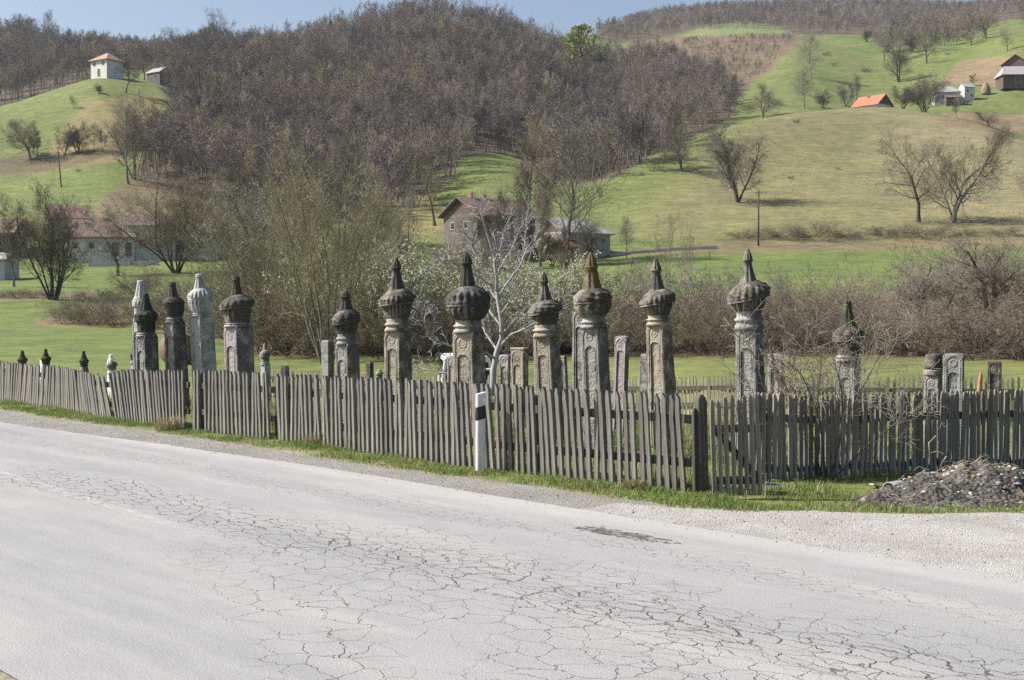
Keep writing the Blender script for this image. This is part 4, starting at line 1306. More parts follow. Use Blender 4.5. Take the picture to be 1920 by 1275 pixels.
def stone(key, light, dark, cover, moss=None, moss_amt=0.0, warm=None):
    """weathered limestone: pale ground, black lichen patches thickened on one side to deepen its shade, speckle, optional moss"""
    if key in STONE_CACHE: return STONE_CACHE[key]
    t = NT('limestone_' + key)
    oc = t.coord('Object')
    geo_n = t.n('ShaderNodeTexCoord').outputs['Normal']
    rnd = t.n('ShaderNodeObjectInfo').outputs['Random']
    sh = t.n('ShaderNodeVectorMath', {0: oc, 1: t.n('ShaderNodeCombineXYZ', {'X': t.math('MULTIPLY', rnd, 37.0), 'Y': t.math('MULTIPLY', rnd, 11.0)}).outputs[0]}, operation='ADD').outputs[0]
    n1 = t.noise(sh, 4.2, 7, 0.68, 0.3)
    n2 = t.noise(sh, 22.0, 5, 0.7)
    n3 = t.noise(sh, 90.0, 3, 0.7)
    col = t.ramp(n2, [(0.28, tuple(c * 0.74 for c in light)), (0.5, light), (0.75, tuple(min(1, c * 1.16) for c in light))])
    if warm is not None:
        col = t.mix(t.math('MULTIPLY', t.ramp(t.noise(sh, 2.6, 4, 0.6), [(0.42, 0), (0.62, 1)]), 0.55), col, warm)
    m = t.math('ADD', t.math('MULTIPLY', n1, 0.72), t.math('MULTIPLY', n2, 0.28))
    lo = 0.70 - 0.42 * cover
    side = t.n('ShaderNodeMapRange', {'Value': t.n('ShaderNodeSeparateXYZ', {'Vector': geo_n}).outputs[0], 'From Min': 0.3, 'From Max': 0.8, 'To Max': 0.14}).outputs[0]  # extra lichen on right-hand faces, partly shade painted into the colour
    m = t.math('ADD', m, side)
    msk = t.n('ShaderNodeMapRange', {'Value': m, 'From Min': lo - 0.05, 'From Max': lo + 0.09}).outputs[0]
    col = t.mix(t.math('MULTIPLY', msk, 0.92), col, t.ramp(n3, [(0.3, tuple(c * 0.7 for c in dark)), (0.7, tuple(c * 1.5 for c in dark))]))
    if moss is not None:
        mm = t.n('ShaderNodeMapRange', {'Value': t.noise(sh, 5.5, 5, 0.65), 'From Min': 0.62 - 0.4 * moss_amt, 'From Max': 0.74 - 0.4 * moss_amt}).outputs[0]
        col = t.mix(t.math('MULTIPLY', mm, 0.85), col, t.mix(n3, tuple(c * 0.6 for c in moss), tuple(c * 1.4 for c in moss)))
    col = t.mix(1.0, col, t.ramp(n3, [(0.25, 0.78), (0.75, 1.2)]), 'MULTIPLY')
    t.color(col)
    t.b.inputs['Roughness'].default_value = 0.95
    t.bump(t.math('ADD', t.math('MULTIPLY', n2, 0.7), t.math('MULTIPLY', n3, 0.4)), 0.6, 0.012)
    STONE_CACHE[key] = t.m
    return t.m


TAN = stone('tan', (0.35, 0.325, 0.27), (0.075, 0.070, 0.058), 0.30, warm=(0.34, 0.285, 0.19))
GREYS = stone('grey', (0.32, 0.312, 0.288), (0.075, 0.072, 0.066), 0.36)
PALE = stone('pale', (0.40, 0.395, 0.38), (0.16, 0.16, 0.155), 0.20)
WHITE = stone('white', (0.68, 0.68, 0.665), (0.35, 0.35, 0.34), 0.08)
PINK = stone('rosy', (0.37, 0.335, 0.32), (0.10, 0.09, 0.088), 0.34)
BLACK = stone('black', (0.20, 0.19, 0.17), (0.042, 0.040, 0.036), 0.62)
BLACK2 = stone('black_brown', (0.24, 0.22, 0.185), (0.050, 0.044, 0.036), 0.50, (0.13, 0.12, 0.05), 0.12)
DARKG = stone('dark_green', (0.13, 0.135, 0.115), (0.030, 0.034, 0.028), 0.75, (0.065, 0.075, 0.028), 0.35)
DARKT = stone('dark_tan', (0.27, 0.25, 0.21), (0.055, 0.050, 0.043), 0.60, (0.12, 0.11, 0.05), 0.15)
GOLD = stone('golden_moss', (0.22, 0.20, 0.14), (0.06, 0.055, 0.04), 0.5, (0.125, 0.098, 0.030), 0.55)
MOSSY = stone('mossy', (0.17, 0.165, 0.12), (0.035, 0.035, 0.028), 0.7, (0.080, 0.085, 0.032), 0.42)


def arch_d(a, b, spring):
    return np.where(b > spring, np.abs(a), np.sqrt(a * a + (b - spring) ** 2))


def relief(w, style, seed):
    """carved relief of a face: a across (-w/2..w/2), b down from the shoulder"""
    g = np.random.default_rng(seed)
    ox, oy = g.random(2) * 50

    def fn(a, b):
        h = 0.004 * fbm(a * 14 + ox, b * 14 + oy, 3) * 2
        if style == 'plain':
            return h + 0.010 * fbm(a * 4 + ox, b * 4 + oy, 3)
        if style == 'square':
            e = w * 0.5 - np.abs(a); top = b
            q = np.minimum(e, top - 0.02)
            h = h + 0.010 * ((q > 0.045) & (q < 0.062)) - 0.006 * (q > 0.066)
            beads = 0.5 + 0.5 * np.cos(b * 2 * np.pi / 0.032)
            h = h + 0.009 * beads * ((e > 0.012) & (e < 0.036) & (b > 0.03)) + 0.009 * (0.5 + 0.5 * np.cos(a * 2 * np.pi / 0.032)) * ((b > 0.012) & (b < 0.036))
            med_c = 0.16 + 0.0 * a
        else:
            sp = w * 0.47
            d = arch_d(a, b, sp)
            ang = np.arctan2(a, sp - b + 1e-6)
            along = np.where(b > sp, b, ang * w * 0.42)
            beads = 0.5 + 0.5 * np.cos(along * 2 * np.pi / 0.03)
            h = h + 0.010 * beads * ((d > w * 0.405) & (d < w * 0.465))
            h = h + 0.010 * ((d > w * 0.335) & (d < w * 0.375)) - 0.008 * (d < w * 0.325)
            h = h - 0.012 * (d > w * 0.49)
        # medallion
        mb_ = w * 0.50 if style != 'square' else w * 0.42
        rr = np.sqrt(a * a + (b - mb_) ** 2)
        th = np.arctan2(a, b - mb_)
        h = h + 0.012 * ((rr > w * 0.155) & (rr < w * 0.20)) + 0.010 * (rr < w * 0.10) * (0.5 + 0.5 * np.cos(5 * th)) * (style != 'crescent')
        if style == 'crescent':
            r2 = np.sqrt(a * a + (b - mb_ + w * 0.05) ** 2)
            h = h + 0.013 * ((rr < w * 0.155) & (r2 > w * 0.12)) + 0.012 * (r2 < w * 0.05)
        # scroll leaves between medallion and niche
        zone = (b > mb_ + w * 0.2) & (b < w * 1.0)
        h = h + 0.0035 * zone * np.sin(a * 46 / w * 0.6) * np.sin(b * 60 * 0.6 / w) * (np.abs(a) < w * 0.30)
        # niche with raised lettering
        s2 = w * 1.22
        d2 = arch_d(a, b, s2)
        h = h + 0.012 * ((d2 > w * 0.255) & (d2 < w * 0.295) & (b > s2 - w * 0.31))
        ins = (d2 < w * 0.25) & (b > s2 - w * 0.25)
        script = (fbm(a * 42 + ox, b * 30 + oy, 3) > 0.02) & (np.mod(b, 0.095) > 0.022) & (d2 < w * 0.21)
        h = h - 0.030 * ins + 0.007 * script * ins
        return 0.62 * h
    return fn


def pillar_mesh(w0, w1, dpt, H, style, seed, res=0.011, side_style='plain', cap=True):
    """tapered square shaft; the road-facing side (-Y) is carved"""
    b = MB()
    rows = np.arange(0, H + 1e-6, res * 1.4); rows[-1] = H
    for k in range(4):
        cols = int(max(10, (w0 / res) if k == 0 else w0 / 0.03)) + 1
        a = np.linspace(-0.5, 0.5, cols)
        A, Bd = np.meshgrid(a, rows if k == 0 else rows[::3] if len(rows[::3]) > 2 else rows)
        wz = w0 + (w1 - w0) * Bd / H
        # softened shoulders
        sh_ = np.clip(1 - np.maximum(0, 0.05 - Bd) / 0.05, 0, 1)
        wz = wz * (0.90 + 0.10 * np.sqrt(np.clip(1 - (1 - sh_) ** 2, 0, 1)))
        fn = relief(w0, style if k == 0 else side_style, seed + k)
        hh = fn(A * wz, Bd)
        edge = np.minimum(1, (0.5 - np.abs(A)) / 0.05)
        hh = hh * np.clip(edge, 0, 1) - 0.010 * (1 - np.clip(edge, 0, 1)) ** 2 * (0.6 + 0.8 * vnoise(Bd * 14 + seed, A * 0 + k))
        dd = (dpt / w0) * wz
        x = A * wz; y = -dd / 2 - hh
        if k in (1, 3):
            x = A * dd; y = -wz / 2 - hh
        z = H - Bd
        an = k * math.pi / 2
        X = x * math.cos(an) - y * math.sin(an); Y = x * math.sin(an) + y * math.cos(an)
        b.grid(np.stack([X, Y, z], -1)[::-1])
    q = w0 * 0.455
    qd = dpt * 0.455
    b.add([(-q, -qd, H - 0.001), (q, -qd, H - 0.001), (q, qd, H - 0.001), (-q, qd, H - 0.001)], [(0, 1, 2, 3)])
    return b


def turban_stone(px, Y, ytip, ycol, hcol, yspt_h, yspb, hspb, ywide, hwide, yneck, hneck, ypil, hptop, hpbot, xtip, label, theta=36,
                 ms=TAN, mt=BLACK, mf=BLACK, mcol=None, style='arch', ribs=22, wind=7.0, seed=1, cap='cone', tilt=0.15, group=None, side='plain', cupw=0.79, cupe=0.85, dome=1.25):
    k = Y / F
    z = lambda py: CH + (565 - py) * k
    gz = ground(px, Y).z - 0.02
    thv = R(theta)
    view = math.atan2((px - 960) / F, 1)
    tv = thv + view
    c = abs(math.cos(tv)) + abs(math.sin(tv))
    w0 = 2 * hptop * k / c; w1 = 2 * hpbot * k / c
    zp = z(ypil) - gz
    # widen the shaft towards its hidden foot at the same rate
    vis = max(0.3, (735 - ypil) * k)
    w1 = w0 + (w1 - w0) * zp / vis
    root = thing('gravestone', label, 'gravestone', (0, 0, 0), 0, group)
    b = pillar_mesh(w0, w1, w0 * 0.96, zp, style, seed, side_style=side)
    b.build('shaft', ms, root, smooth=False)
    g = np.random.default_rng(seed)
    # neck with rope moulding
    zn = z(yneck) - gz; zw = z(ywide) - gz; zs = z(yspb) - gz; zc = z(ycol) - gz; zt = z(ytip) - gz
    rn, rw, rs, rc = hneck * k, hwide * k, hspb * k, hcol * k
    rst = yspt_h * k
    nb = MB()

    def rope(a, i, r, zz):
        return np.where((i >= 5) & (i <= 7), 0.005 * np.sin(a * 26 + i * 1.4), 0) + 0.004 * fbm(a * 3 + seed, zz * 9, 2), 0 * r
    dn = max(zn - zp, 0.01)
    nb.lathe([(0, zp - 0.03), (rn * 1.12, zp - 0.03), (rn * 1.06, zp + dn * 0.10), (rn * 0.95, zp + dn * 0.2), (rn * 0.94, zp + dn * 0.32), (rn * 1.05, zp + dn * 0.38), (rn * 1.09, zp + dn * 0.46), (rn * 1.05, zp + dn * 0.54), (rn * 0.93, zp + dn * 0.6), (rn * 0.91, zp + dn * 0.8), (rn * 0.97, zn + 0.01), (0, zn + 0.01)], 40, fn=rope)
    nb.build('neck_ring', ms, root, smooth=True)
    # turban: fluted cup below, wound cloth above, rolled rim at the widest line
    cup_h = zw - zn
    dome_h = zs - zw
    prof = []
    for q in np.linspace(0, 1, 12):
        rq = 0.97 * rn + (cupw * rw - 0.97 * rn) * (math.sin(q * math.pi / 2) ** cupe)
        prof.append((rq, zn + cup_h * 0.86 * q))
    for q in np.linspace(0, 1, 6)[1:]:
        prof.append((rw * (cupw + (0.985 - cupw) * min(1, q * 2.2) + 0.03 * math.sin(q * math.pi)), zn + cup_h * (0.86 + 0.16 * q)))
    ncup = len(prof)
    for q in np.linspace(0, 1, 22)[1:]:
        an = q * math.pi / 2
        rr = rs + (rw * 0.985 - rs) * math.cos(an) ** dome
        prof.append((rr, zw + 0.04 * cup_h + (dome_h - 0.04 * cup_h) * math.sin(an)))
    ribs = 10 + seed % 4 * 4; wind = wind if wind < 5 else 5 + seed % 3 * 2
    prof = [(0, zn)] + prof + [(0, prof[-1][1])]
    zlo, zhi = zn, zs

    def wound(a, i, r, zz):
        f = r / rw
        cup = (i <= ncup - 5)
        flute = 0.055 * rw * np.cos(a * ribs) * cup * np.clip((zz - zn) / (cup_h + 1e-6), 0.1, 1)
        q = np.clip((zz - zw) / (dome_h + 1e-6), 0, 1)
        rim = 0.030 * rw * np.cos((zz - zw) * 2 * math.pi / (0.10 * rw + 0.012)) * ((i > ncup - 6) & (i <= ncup + 3))
        folds = 0.040 * rw * np.cos(wind * (a + 2.2 * q) + 3 * np.sin(a * 2 + seed)) * (i > ncup) * np.sin(np.clip(q, 0, 1) * math.pi) ** 0.5
        scal = 0.10 * rw * np.abs(np.cos(a * ribs / 2)) * np.clip(np.sin(np.clip((q - 0.02) / (0.62 if seed % 2 else 0.85), 0, 1) * math.pi), 0, 1)
        dr = flute + rim + folds + scal + 0.055 * rw * fbm(a * 2.2 + seed * 3, zz * 9 + seed, 3)
        dr = dr * (r > 0.001) * (f > 0.2)
        dz = tilt * r * np.cos(a - 0.63) * np.clip((zz - zn) / (cup_h + 1e-6), 0, 1) * (r > 0.001)
        return dr, dz
    tb = MB()
    tb.lathe(prof, 110, fn=wound)
    tb.build('turban', mt, root, smooth=True)
    # spire with flutes, collar and pointed tip
    fb = MB()
    if cap == 'cone':
        pr = [(rs * 1.25, zs - 0.05), (rs * 1.05, zs + 0.01), (rs, zs + 0.03), (rst * 1.02 + (rs - rst) * 0.35, zs + (zc - zs) * 0.5), (rst, zc - 0.035), (rst * 1.12, zc - 0.03), (rst * 1.02, zc - 0.018), (rc, zc - 0.008), (rc * 1.03, zc + 0.010), (rc * 0.86, zc + 0.018),
              (rc * 0.82, zc + (zt - zc) * 0.25), (rc * 0.62, zc + (zt - zc) * 0.55), (rc * 0.36, zc + (zt - zc) * 0.8), (rc * 0.20, zc + (zt - zc) * 0.93), (0.0, zt)]
    elif cap == 'flat':
        pr = [(rs * 1.2, zs - 0.05), (rs * 1.04, zs + 0.01), (rs, zs + 0.03), (rst + (rs - rst) * 0.4, zs + (zc - zs) * 0.5), (rst, zc - 0.03), (rc, zc - 0.02), (rc * 1.04, zc), (rc * 0.92, zc + 0.012), (rc * 0.9, zt - 0.02), (rc * 0.7, zt - 0.004), (0, zt)]
    else:
        pr = [(rs * 1.2, zs - 0.04), (rs, zs + 0.01), (rst, zc), (rst * 0.85, zc + (zt - zc) * 0.4), (rst * 0.5, zc + (zt - zc) * 0.8), (0, zt)]
    # refine
    rp = []
    for (r0, a0), (r1, a1) in zip(pr[:-1], pr[1:]):
        for q in (0, 0.5):
            rp.append((r0 + (r1 - r0) * q, a0 + (a1 - a0) * q))
    rp.append(pr[-1])

    def flut(a, i, r, zz):
        onsp = (zz < zc - 0.04)
        return (0.16 * r * (np.abs(np.cos(a * 4)) - 0.5) * onsp + 0.10 * r * np.cos(a * 9) * (zz > zc + 0.015) + 0.05 * r * fbm(a * 3, zz * 20 + seed, 2)), 0 * r
    fb.lathe(rp, 48, fn=flut)
    fo = fb.build('spire', mf, root, smooth=True)
    # stand it up: lean follows the tip
    top = at(xtip, ytip, Y)
    mid = at(px, 735, Y)
    hgt = max(top.z - mid.z, 0.3)
    lx = math.atan2(top.x - mid.x, hgt)
    base_x = mid.x - math.tan(lx) * (mid.z - gz)
    root.matrix_world = Matrix.Translation((base_x, Y, gz)) @ Matrix.Rotation(lx, 4, 'Y') @ Matrix.Rotation(-thv, 4, 'Z')
    return root


T = turban_stone
T(1408, 16.6, 465, 488, 9.5, 7, 528, 14, 561, 39, 583, 25, 613, 28, 31, 1401, 'tall slender carved gravestone nearest the gate, ribbed grey turban under a mossy pointed spire', 32, GREYS, DARKT, DARKT, style='crescent', seed=2, tilt=0.2)
T(1241, 17.6, 483, 507, 10, 7.5, 543, 13, 569, 33, 590, 21, 606, 25, 29, 1229, 'tall carved gravestone with a black turban tilted on a white neck, spire leaning left', 38, TAN, BLACK2, DARKT, style='arch', seed=3)
T(1119, 18.0, 472, 501, 12.5, 11, 541, 17, 567, 35, 594, 23, 611, 27, 28, 1107, 'tall carved gravestone with golden mossy fluted spire over a ball-shaped turban', 34, GREYS, BLACK2, GOLD, style='arch', seed=4, tilt=0.04, cupw=0.98, cupe=0.75, dome=1.05)
T(1029, 19.5, 508, 528, 8.5, 6.5, 563, 13, 586, 31, 608, 23, 628, 26, 28, 1019, 'shorter carved gravestone with a square beaded frame and a grey umbrella-like turban', 32, TAN, DARKT, DARKT, style='square', seed=5, side='square')
T(881, 18.8, 472, 494, 11, 8.5, 537, 14, 572, 41, 600, 26, 620, 31, 32, 875, 'biggest turban gravestone, black melon turban, just left of the white-barked tree', 31, TAN, BLACK, DARKG, style='arch', seed=6, tilt=0.05, cupw=0.97, cupe=0.8, dome=1.12)
T(747, 20.5, 482, 503, 9.5, 7, 543, 14, 569, 33, 597, 22, 618, 25, 27, 743, 'slender carved gravestone with black spire and parasol-shaped turban before the silvery willows', 34, TAN, BLACK2, BLACK, style='arch', seed=7)
T(652, 21.0, 543, 557, 10, 8, 581, 12, 606, 26, 625, 18, 643, 22, 24, 648, 'short carved gravestone with black hat-like turban standing right of a plain grey slab', 36, GREYS, BLACK, BLACK, style='arch', seed=8)
T(450, 22.0, 517, 524, 7, 6, 553, 10, 577, 31, 604, 23, 609, 27, 28, 443, 'gravestone with the widest dark bulb turban and green mossy neck at the left group', 40, PINK, DARKT, MOSSY, style='arch', seed=9, cap='flat', tilt=0.12)
T(384, 25.0, 513, 518, 7, 6.5, 541, 10, 561, 23, 585, 19, 590, 22, 23, 374, 'tall whitish gravestone, the palest, turban and shaft both light grey', 40, PALE, PALE, PALE, style='arch', seed=10, cap='flat', wind=3, tilt=0.05, cupw=0.98, cupe=0.8, dome=1.12)
T(332, 25.0, 528, 533, 6, 5.5, 557, 9, 573, 19, 593, 16, 602, 19, 21, 324, 'tall gravestone with black ball turban and a white lower panel on its shaft', 40, GREYS, BLACK, BLACK, style='arch', seed=11, cap='flat', tilt=0.03, cupw=0.98, cupe=0.8, dome=1.05)
T(277, 25.0, 550, 555, 6, 6, 582, 12, 600, 21, 622, 17, 628, 20, 21, 273, 'dark squat turban gravestone standing in front of a light grey one at far left', 40, GREYS, DARKG, DARKG, style='arch', seed=12, cap='flat', tilt=0.06)
T(266, 29.0, 525, 530, 7, 7, 556, 11, 573, 16, 592, 13, 598, 16, 17, 265, 'light grey turban gravestone half hidden behind the dark squat one', 40, PALE, PALE, PALE, style='arch', seed=13, cap='flat', wind=3, tilt=0.03)
T(498, 30.0, 643, 648, 2.5, 2.5, 656, 4, 668, 10, 678, 8, 682, 9.5, 10, 496, 'tiny pale gravestone with small grey bulb turban right of the widest turban', 40, PALE, GREYS, GREYS, style='plain', seed=14, cap='knob')
T(250, 31.0, 647, 652, 3, 3, 660, 4, 668, 7, 676, 6, 680, 6, 6, 250, 'tiny dark gravestone peeking out left of the dark squat turban stone', 40, PALE, BLACK, BLACK, style='plain', seed=15, cap='knob')
T(42, 34.0, 657, 660, 3, 3, 670, 5, 677, 9, 685, 7, 688, 8, 9, 41, 'small dark turban top above the fence, leftmost of four', 40, GREYS, DARKG, DARKG, style='plain', seed=16, cap='flat', tilt=0.03)
T(86, 33.0, 654, 658, 3, 3, 668, 5, 674, 9.5, 683, 7, 687, 8, 9, 85, 'small dark turban top above the fence with a white stone behind it, second of four', 40, GREYS, DARKG, DARKG, style='plain', seed=17, cap='flat', tilt=0.03)
T(158, 31.0, 658, 661, 3.2, 3.2, 672, 5, 680, 8.5, 688, 7, 692, 8, 9, 156, 'small dark turban top above the fanned fence slats, third of four', 40, GREYS, DARKG, DARKG, style='plain', seed=18, cap='flat', tilt=0.03)
T(210, 29.0, 664, 668, 4.5, 4.5, 678, 7, 686, 10, 694, 8, 698, 9, 10, 208, 'small whitish and grey turban top above the leaning slats, fourth of four', 40, WHITE, GREYS, WHITE, style='plain', seed=19, cap='flat', tilt=0.03)
T(1593, 20.0, 563, 572, 8, 8, 612, 14, 636, 28, 664, 21, 673, 25, 26, 1588, 'dark gravestone with a green mossy spire, tangled in the thin garden bush', 34, GREYS, BLACK, MOSSY, style='arch', seed=20, cap='flat')
T(711, 29.0, 692, 694, 3, 3, 697, 5, 702, 7, 709, 6, 712, 6.5, 7, 711, 'tiny rounded grey grave top low behind the fence, left of the slender spired stone', 34, GREYS, GREYS, GREYS, style='plain', seed=22, cap='knob')


def slab(px, Y, ytop, hw, label, theta=35, depth=0.55, ms=GREYS, style='arch', head='flat', seed=1, lean=0.0, group=None, name='headstone'):
    k = Y / F
    gz = ground(px, Y).z - 0.02
    th = R(theta); tv = th + math.atan2((px - 960) / F, 1)
    w = 2 * hw * k / (abs(math.cos(tv)) + depth * abs(math.sin(tv)))
    H = CH + (565 - ytop) * k - gz
    root = thing(name, label, 'gravestone', (0, 0, 0), 0, group)
    Hs = H if head == 'flat' else H - w * 0.16
    b = pillar_mesh(w, w * 1.04, w * depth, Hs, style, seed, res=0.013)
    b.build('slab', ms, root)
    if head == 'round':
        q = MB()
        a = np.linspace(0, math.pi, 15)
        ring = np.stack([np.cos(a) * w * 0.46, 0 * a, Hs - 0.004 + np.sin(a) * w * 0.16], -1)
        dd = w * depth * 0.46
        G = np.stack([ring + (0, -dd, 0), ring + (0, dd, 0)], 1)
        q.grid(G)
        q.add(G[:, 0], [tuple(range(15))]); q.add(G[::-1, 1], [tuple(range(15))])
        q.build('rounded_head', ms, root)
    elif head == 'step':
        q = MB()
        q.box((-w * 0.56, -w * depth * 0.6, Hs - 0.02), (w * 0.56, w * depth * 0.6, Hs + w * 0.06)).box((-w * 0.42, -w * depth * 0.42, Hs + w * 0.062), (w * 0.42, w * depth * 0.42, Hs + w * 0.5))
        q.build('stepped_head', ms, root, bevel=0.012)
    elif head == 'cap':
        q = MB()
        q.box((-w * 0.53, -w * depth * 0.56, Hs - 0.01), (w * 0.53, w * depth * 0.56, Hs + w * 0.10))
        q.build('cap_stone', ms, root, bevel=0.012)
    x = (px - 960) * k
    root.matrix_world = Matrix.Translation((x, Y, gz)) @ Matrix.Rotation(lean, 4, 'Y') @ Matrix.Rotation(-th, 4, 'Z')
    return root


slab(614, 24.0, 638, 12, 'plain dark grey slab left of the short gravestone with black hat-like turban', ms=GREYS, style='plain', seed=31, depth=0.8)
slab(848, 25.0, 668, 10, 'narrow pale slab hidden behind the left side of the biggest turban gravestone', ms=PINK, style='arch', seed=32)
slab(948, 23.5, 665, 13, 'low grey headstone with carved arch right of the white-barked trunk', ms=PINK, style='arch', seed=33, head='flat')
slab(974, 23.0, 650, 17, 'taller flat headstone with a cap, beside the low one near the white-barked tree', ms=TAN, style='arch', seed=34, head='cap')
slab(1062, 22.5, 667, 8, 'leaning narrow slab just behind the right side of the square-framed gravestone', ms=GREYS, style='square', seed=35, lean=-0.05)
slab(1090, 20.0, 583, 17, 'tall dark streaked slab behind the golden-spired gravestone on its left', ms=GREYS, style='arch', seed=36, depth=0.5)
slab(1161, 21.0, 629, 14, 'rounded rosy slab with orange lichen right of the golden-spired gravestone', ms=PINK, style='arch', seed=37, head='round', lean=0.03)
slab(1209, 24.0, 669, 9, 'small dark stepped headstone left of the tall stone with the white neck', ms=GREYS, style='plain', seed=38, head='step')
slab(1456, 20.0, 664, 15, 'rosy grey slab behind the right side of the stone nearest the gate', ms=PINK, style='square', seed=39)
slab(1789, 20.5, 663, 19, 'upright rectangular headstone with crescent carving on the right', ms=GREYS, style='crescent', seed=40, theta=25, depth=0.5)
slab(1866, 23.0, 678, 13, 'small square-topped headstone with arch, farthest right', ms=DARKT, style='arch', seed=41, theta=25)
slab(534, 25.0, 686, 8, 'short square stone stub between the tiny pale stone and the plain slab', ms=GREYS, style='plain', seed=42, depth=0.9)
slab(693, 28.0, 679, 7.5, 'short dark stump-like stone between two turban gravestones', ms=DARKT, style='plain', seed=43, depth=0.9)
slab(79, 33.6, 672, 6, 'white slab edge just left of the second dark turban top', ms=WHITE, style='plain', seed=44)
# broken-topped stone
r = thing('gravestone', 'dark gravestone with a broken blunt dome top and double ring, left of the rectangular headstone', 'gravestone')
Yb = 21.0; k = Yb / F; gz = ground(1751, Yb).z - 0.02
zf = lambda py: CH + (565 - py) * k - gz
b = pillar_mesh(2 * 18 * k / 1.32, 2 * 19 * k / 1.3, 2 * 18 * k / 1.36, zf(703), 'arch', 51); b.build('shaft', PINK, r)
b = MB(); b.lathe([(0, zf(704)), (17 * k, zf(704)), (18.5 * k, zf(701)), (17 * k, zf(698)), (18 * k, zf(695)), (16.5 * k, zf(692)), (0, zf(692))], 32); b.build('neck_ring', PINK, r, smooth=True)
b = MB(); b.lathe([(0, zf(693)), (17 * k, zf(692)), (17 * k, zf(685)), (15.5 * k, zf(674)), (14 * k, zf(666)), (11 * k, zf(663.5)), (0, zf(663))], 32, fn=lambda a, i, r_, z_: (0.012 * fbm(a * 2, z_ * 9, 3) * (r_ > 0.01) * 2, 0 * r_)); b.build('broken_turban', DARKT, r, smooth=True)
r.matrix_world = Matrix.Translation(((1751 - 960) * k, Yb, gz)) @ Matrix.Rotation(-R(34), 4, 'Z')
# white repainted panel on the shaft with black ball turban
# ------------------------------------------------------------------ roadside marker, vehicle, bale, mound
def flat_mat(name, c, rough=0.6, spec=0.3, var=0.12, scale=12.0, metal=0.0):
    t = NT(name)
    n = t.noise(t.coord('Object'), scale, 5, 0.65)
    t.color(t.ramp(n, [(0.3, tuple(x * (1 - var) for x in c)), (0.7, tuple(min(1, x * (1 + var)) for x in c))]))
    t.b.inputs['Roughness'].default_value = rough
    t.b.inputs['Specular IOR Level'].default_value = spec
    t.b.inputs['Metallic'].default_value = metal
    return t.m


t = NT('marker_white_plastic')
oc = t.coord('Object')
grime = t.ramp(t.noise(t.coord('Object', (6, 6, 1.2)), 2.5, 6, 0.7), [(0.35, (0.46, 0.455, 0.44)), (0.65, (0.66, 0.66, 0.65))])
t.color(grime); t.b.inputs['Roughness'].default_value = 0.5
MARK_W = t.m
MARK_K = flat_mat('marker_black_band', (0.022, 0.024, 0.026), 0.5, 0.3)
REFL = flat_mat('marker_reflector', (0.85, 0.86, 0.86), 0.2, 0.6, 0.03)
p = at(901, 886, 15.75)
root = thing('marker_post', 'white roadside marker post with a slanted black band before the picket fence', 'road marker', (p.x, p.y, 0.0), R(12))
H = 1.02; a = 0.062; d = 0.055


def post_ring(z, slope=0.0, grow=0.0):
    P = []
    for th_ in np.linspace(0, 2 * math.pi, 28, endpoint=False):
        c_, s_ = math.cos(th_), math.sin(th_)
        x = (a + grow) * np.sign(c_) * abs(c_) ** 0.45; y = (d + grow) * np.sign(s_) * abs(s_) ** 0.6
        P.append((x, y, z + slope * x))
    return P


def post_part(z0, z1, s0, s1, grow=0.0, cap_=True):
    b = MB()
    G = np.array([post_ring(z0 + (z1 - z0) * q, s0 + (s1 - s0) * q, grow) for q in (0, 0.5, 1)])
    b.grid(G, closed_u=True)
    if cap_:
        b.add(G[-1], [tuple(range(28))]); b.add(G[0][::-1], [tuple(range(28))])
    return b


SL = 0.26
post_part(-0.15, H, 0, SL).build('body', MARK_W, root)
post_part(0.685, 0.855, SL, SL, 0.002, False).build('black_band', MARK_K, root)
b = MB(); b.add([(0.012, -d - 0.004, 0.925), (0.05, -d - 0.004, 0.930), (0.034, -d - 0.004, 0.975), (0.012, -d - 0.001, 0.925), (0.05, -d - 0.001, 0.930), (0.034, -d - 0.001, 0.975)], [(0, 1, 2), (3, 5, 4)])
b.add([(0.012, -d - 0.004, 0.925), (0.05, -d - 0.004, 0.930), (0.05, -d - 0.001, 0.930), (0.012, -d - 0.001, 0.925)], [(0, 1, 2, 3)])
b.build('reflector', REFL, root)

# white van seen from its end
CARW = flat_mat('white_car_paint', (0.72, 0.74, 0.76), 0.3, 0.5, 0.03)
GLASS = flat_mat('dark_car_glass', (0.02, 0.024, 0.03), 0.1, 0.6, 0.2)
RUBBER = flat_mat('tyre_rubber', (0.02, 0.02, 0.02), 0.9, 0.1)
LAMP = flat_mat('red_tail_lamp', (0.35, 0.02, 0.02), 0.25, 0.5)
Yv = 37.5
gp = ground(876, Yv)
Wv = 96 * Yv / F; zt_ = CH + (565 - 667) / F * Yv
Hv = zt_ - gp.z
van = thing('white_van', 'small white van parked behind the biggest turban gravestone, seen from its end', 'van', gp, R(6))
L = 3.6
prof = [(0, 0.22, 0.98, 1), (0.05, 0.18, 1.0, 1.0), (0.25, 0.18, 1.0, 1.0), (0.72, 0.18, 1.0, 1.0), (0.92, 0.2, 0.98, 0.62), (1.0, 0.3, 0.94, 0.5)]
b = MB(); G = []
for q, zb, wf, hf in prof:
    hh = Hv * hf
    hw_ = Wv / 2 * wf
    belt = min(0.56 * Hv, hh * 0.9)
    ring = [(-hw_ * 0.92, zb), (-hw_, zb + 0.1), (-hw_, belt), (-hw_ * 0.90, hh - 0.10), (-hw_ * 0.78, hh - 0.02), (0, hh), (hw_ * 0.78, hh - 0.02), (hw_ * 0.90, hh - 0.10), (hw_, belt), (hw_, zb + 0.1), (hw_ * 0.92, zb), (0, zb)]
    G.append([(x, q * L - 0.2, z_) for x, z_ in ring])
G = np.array(G)
b.grid(G, closed_u=True); b.add(G[0], [tuple(range(12))]); b.add(G[-1][::-1], [tuple(range(12))])
b.build('body', CARW, van, bevel=0.03)
hw_ = Wv / 2
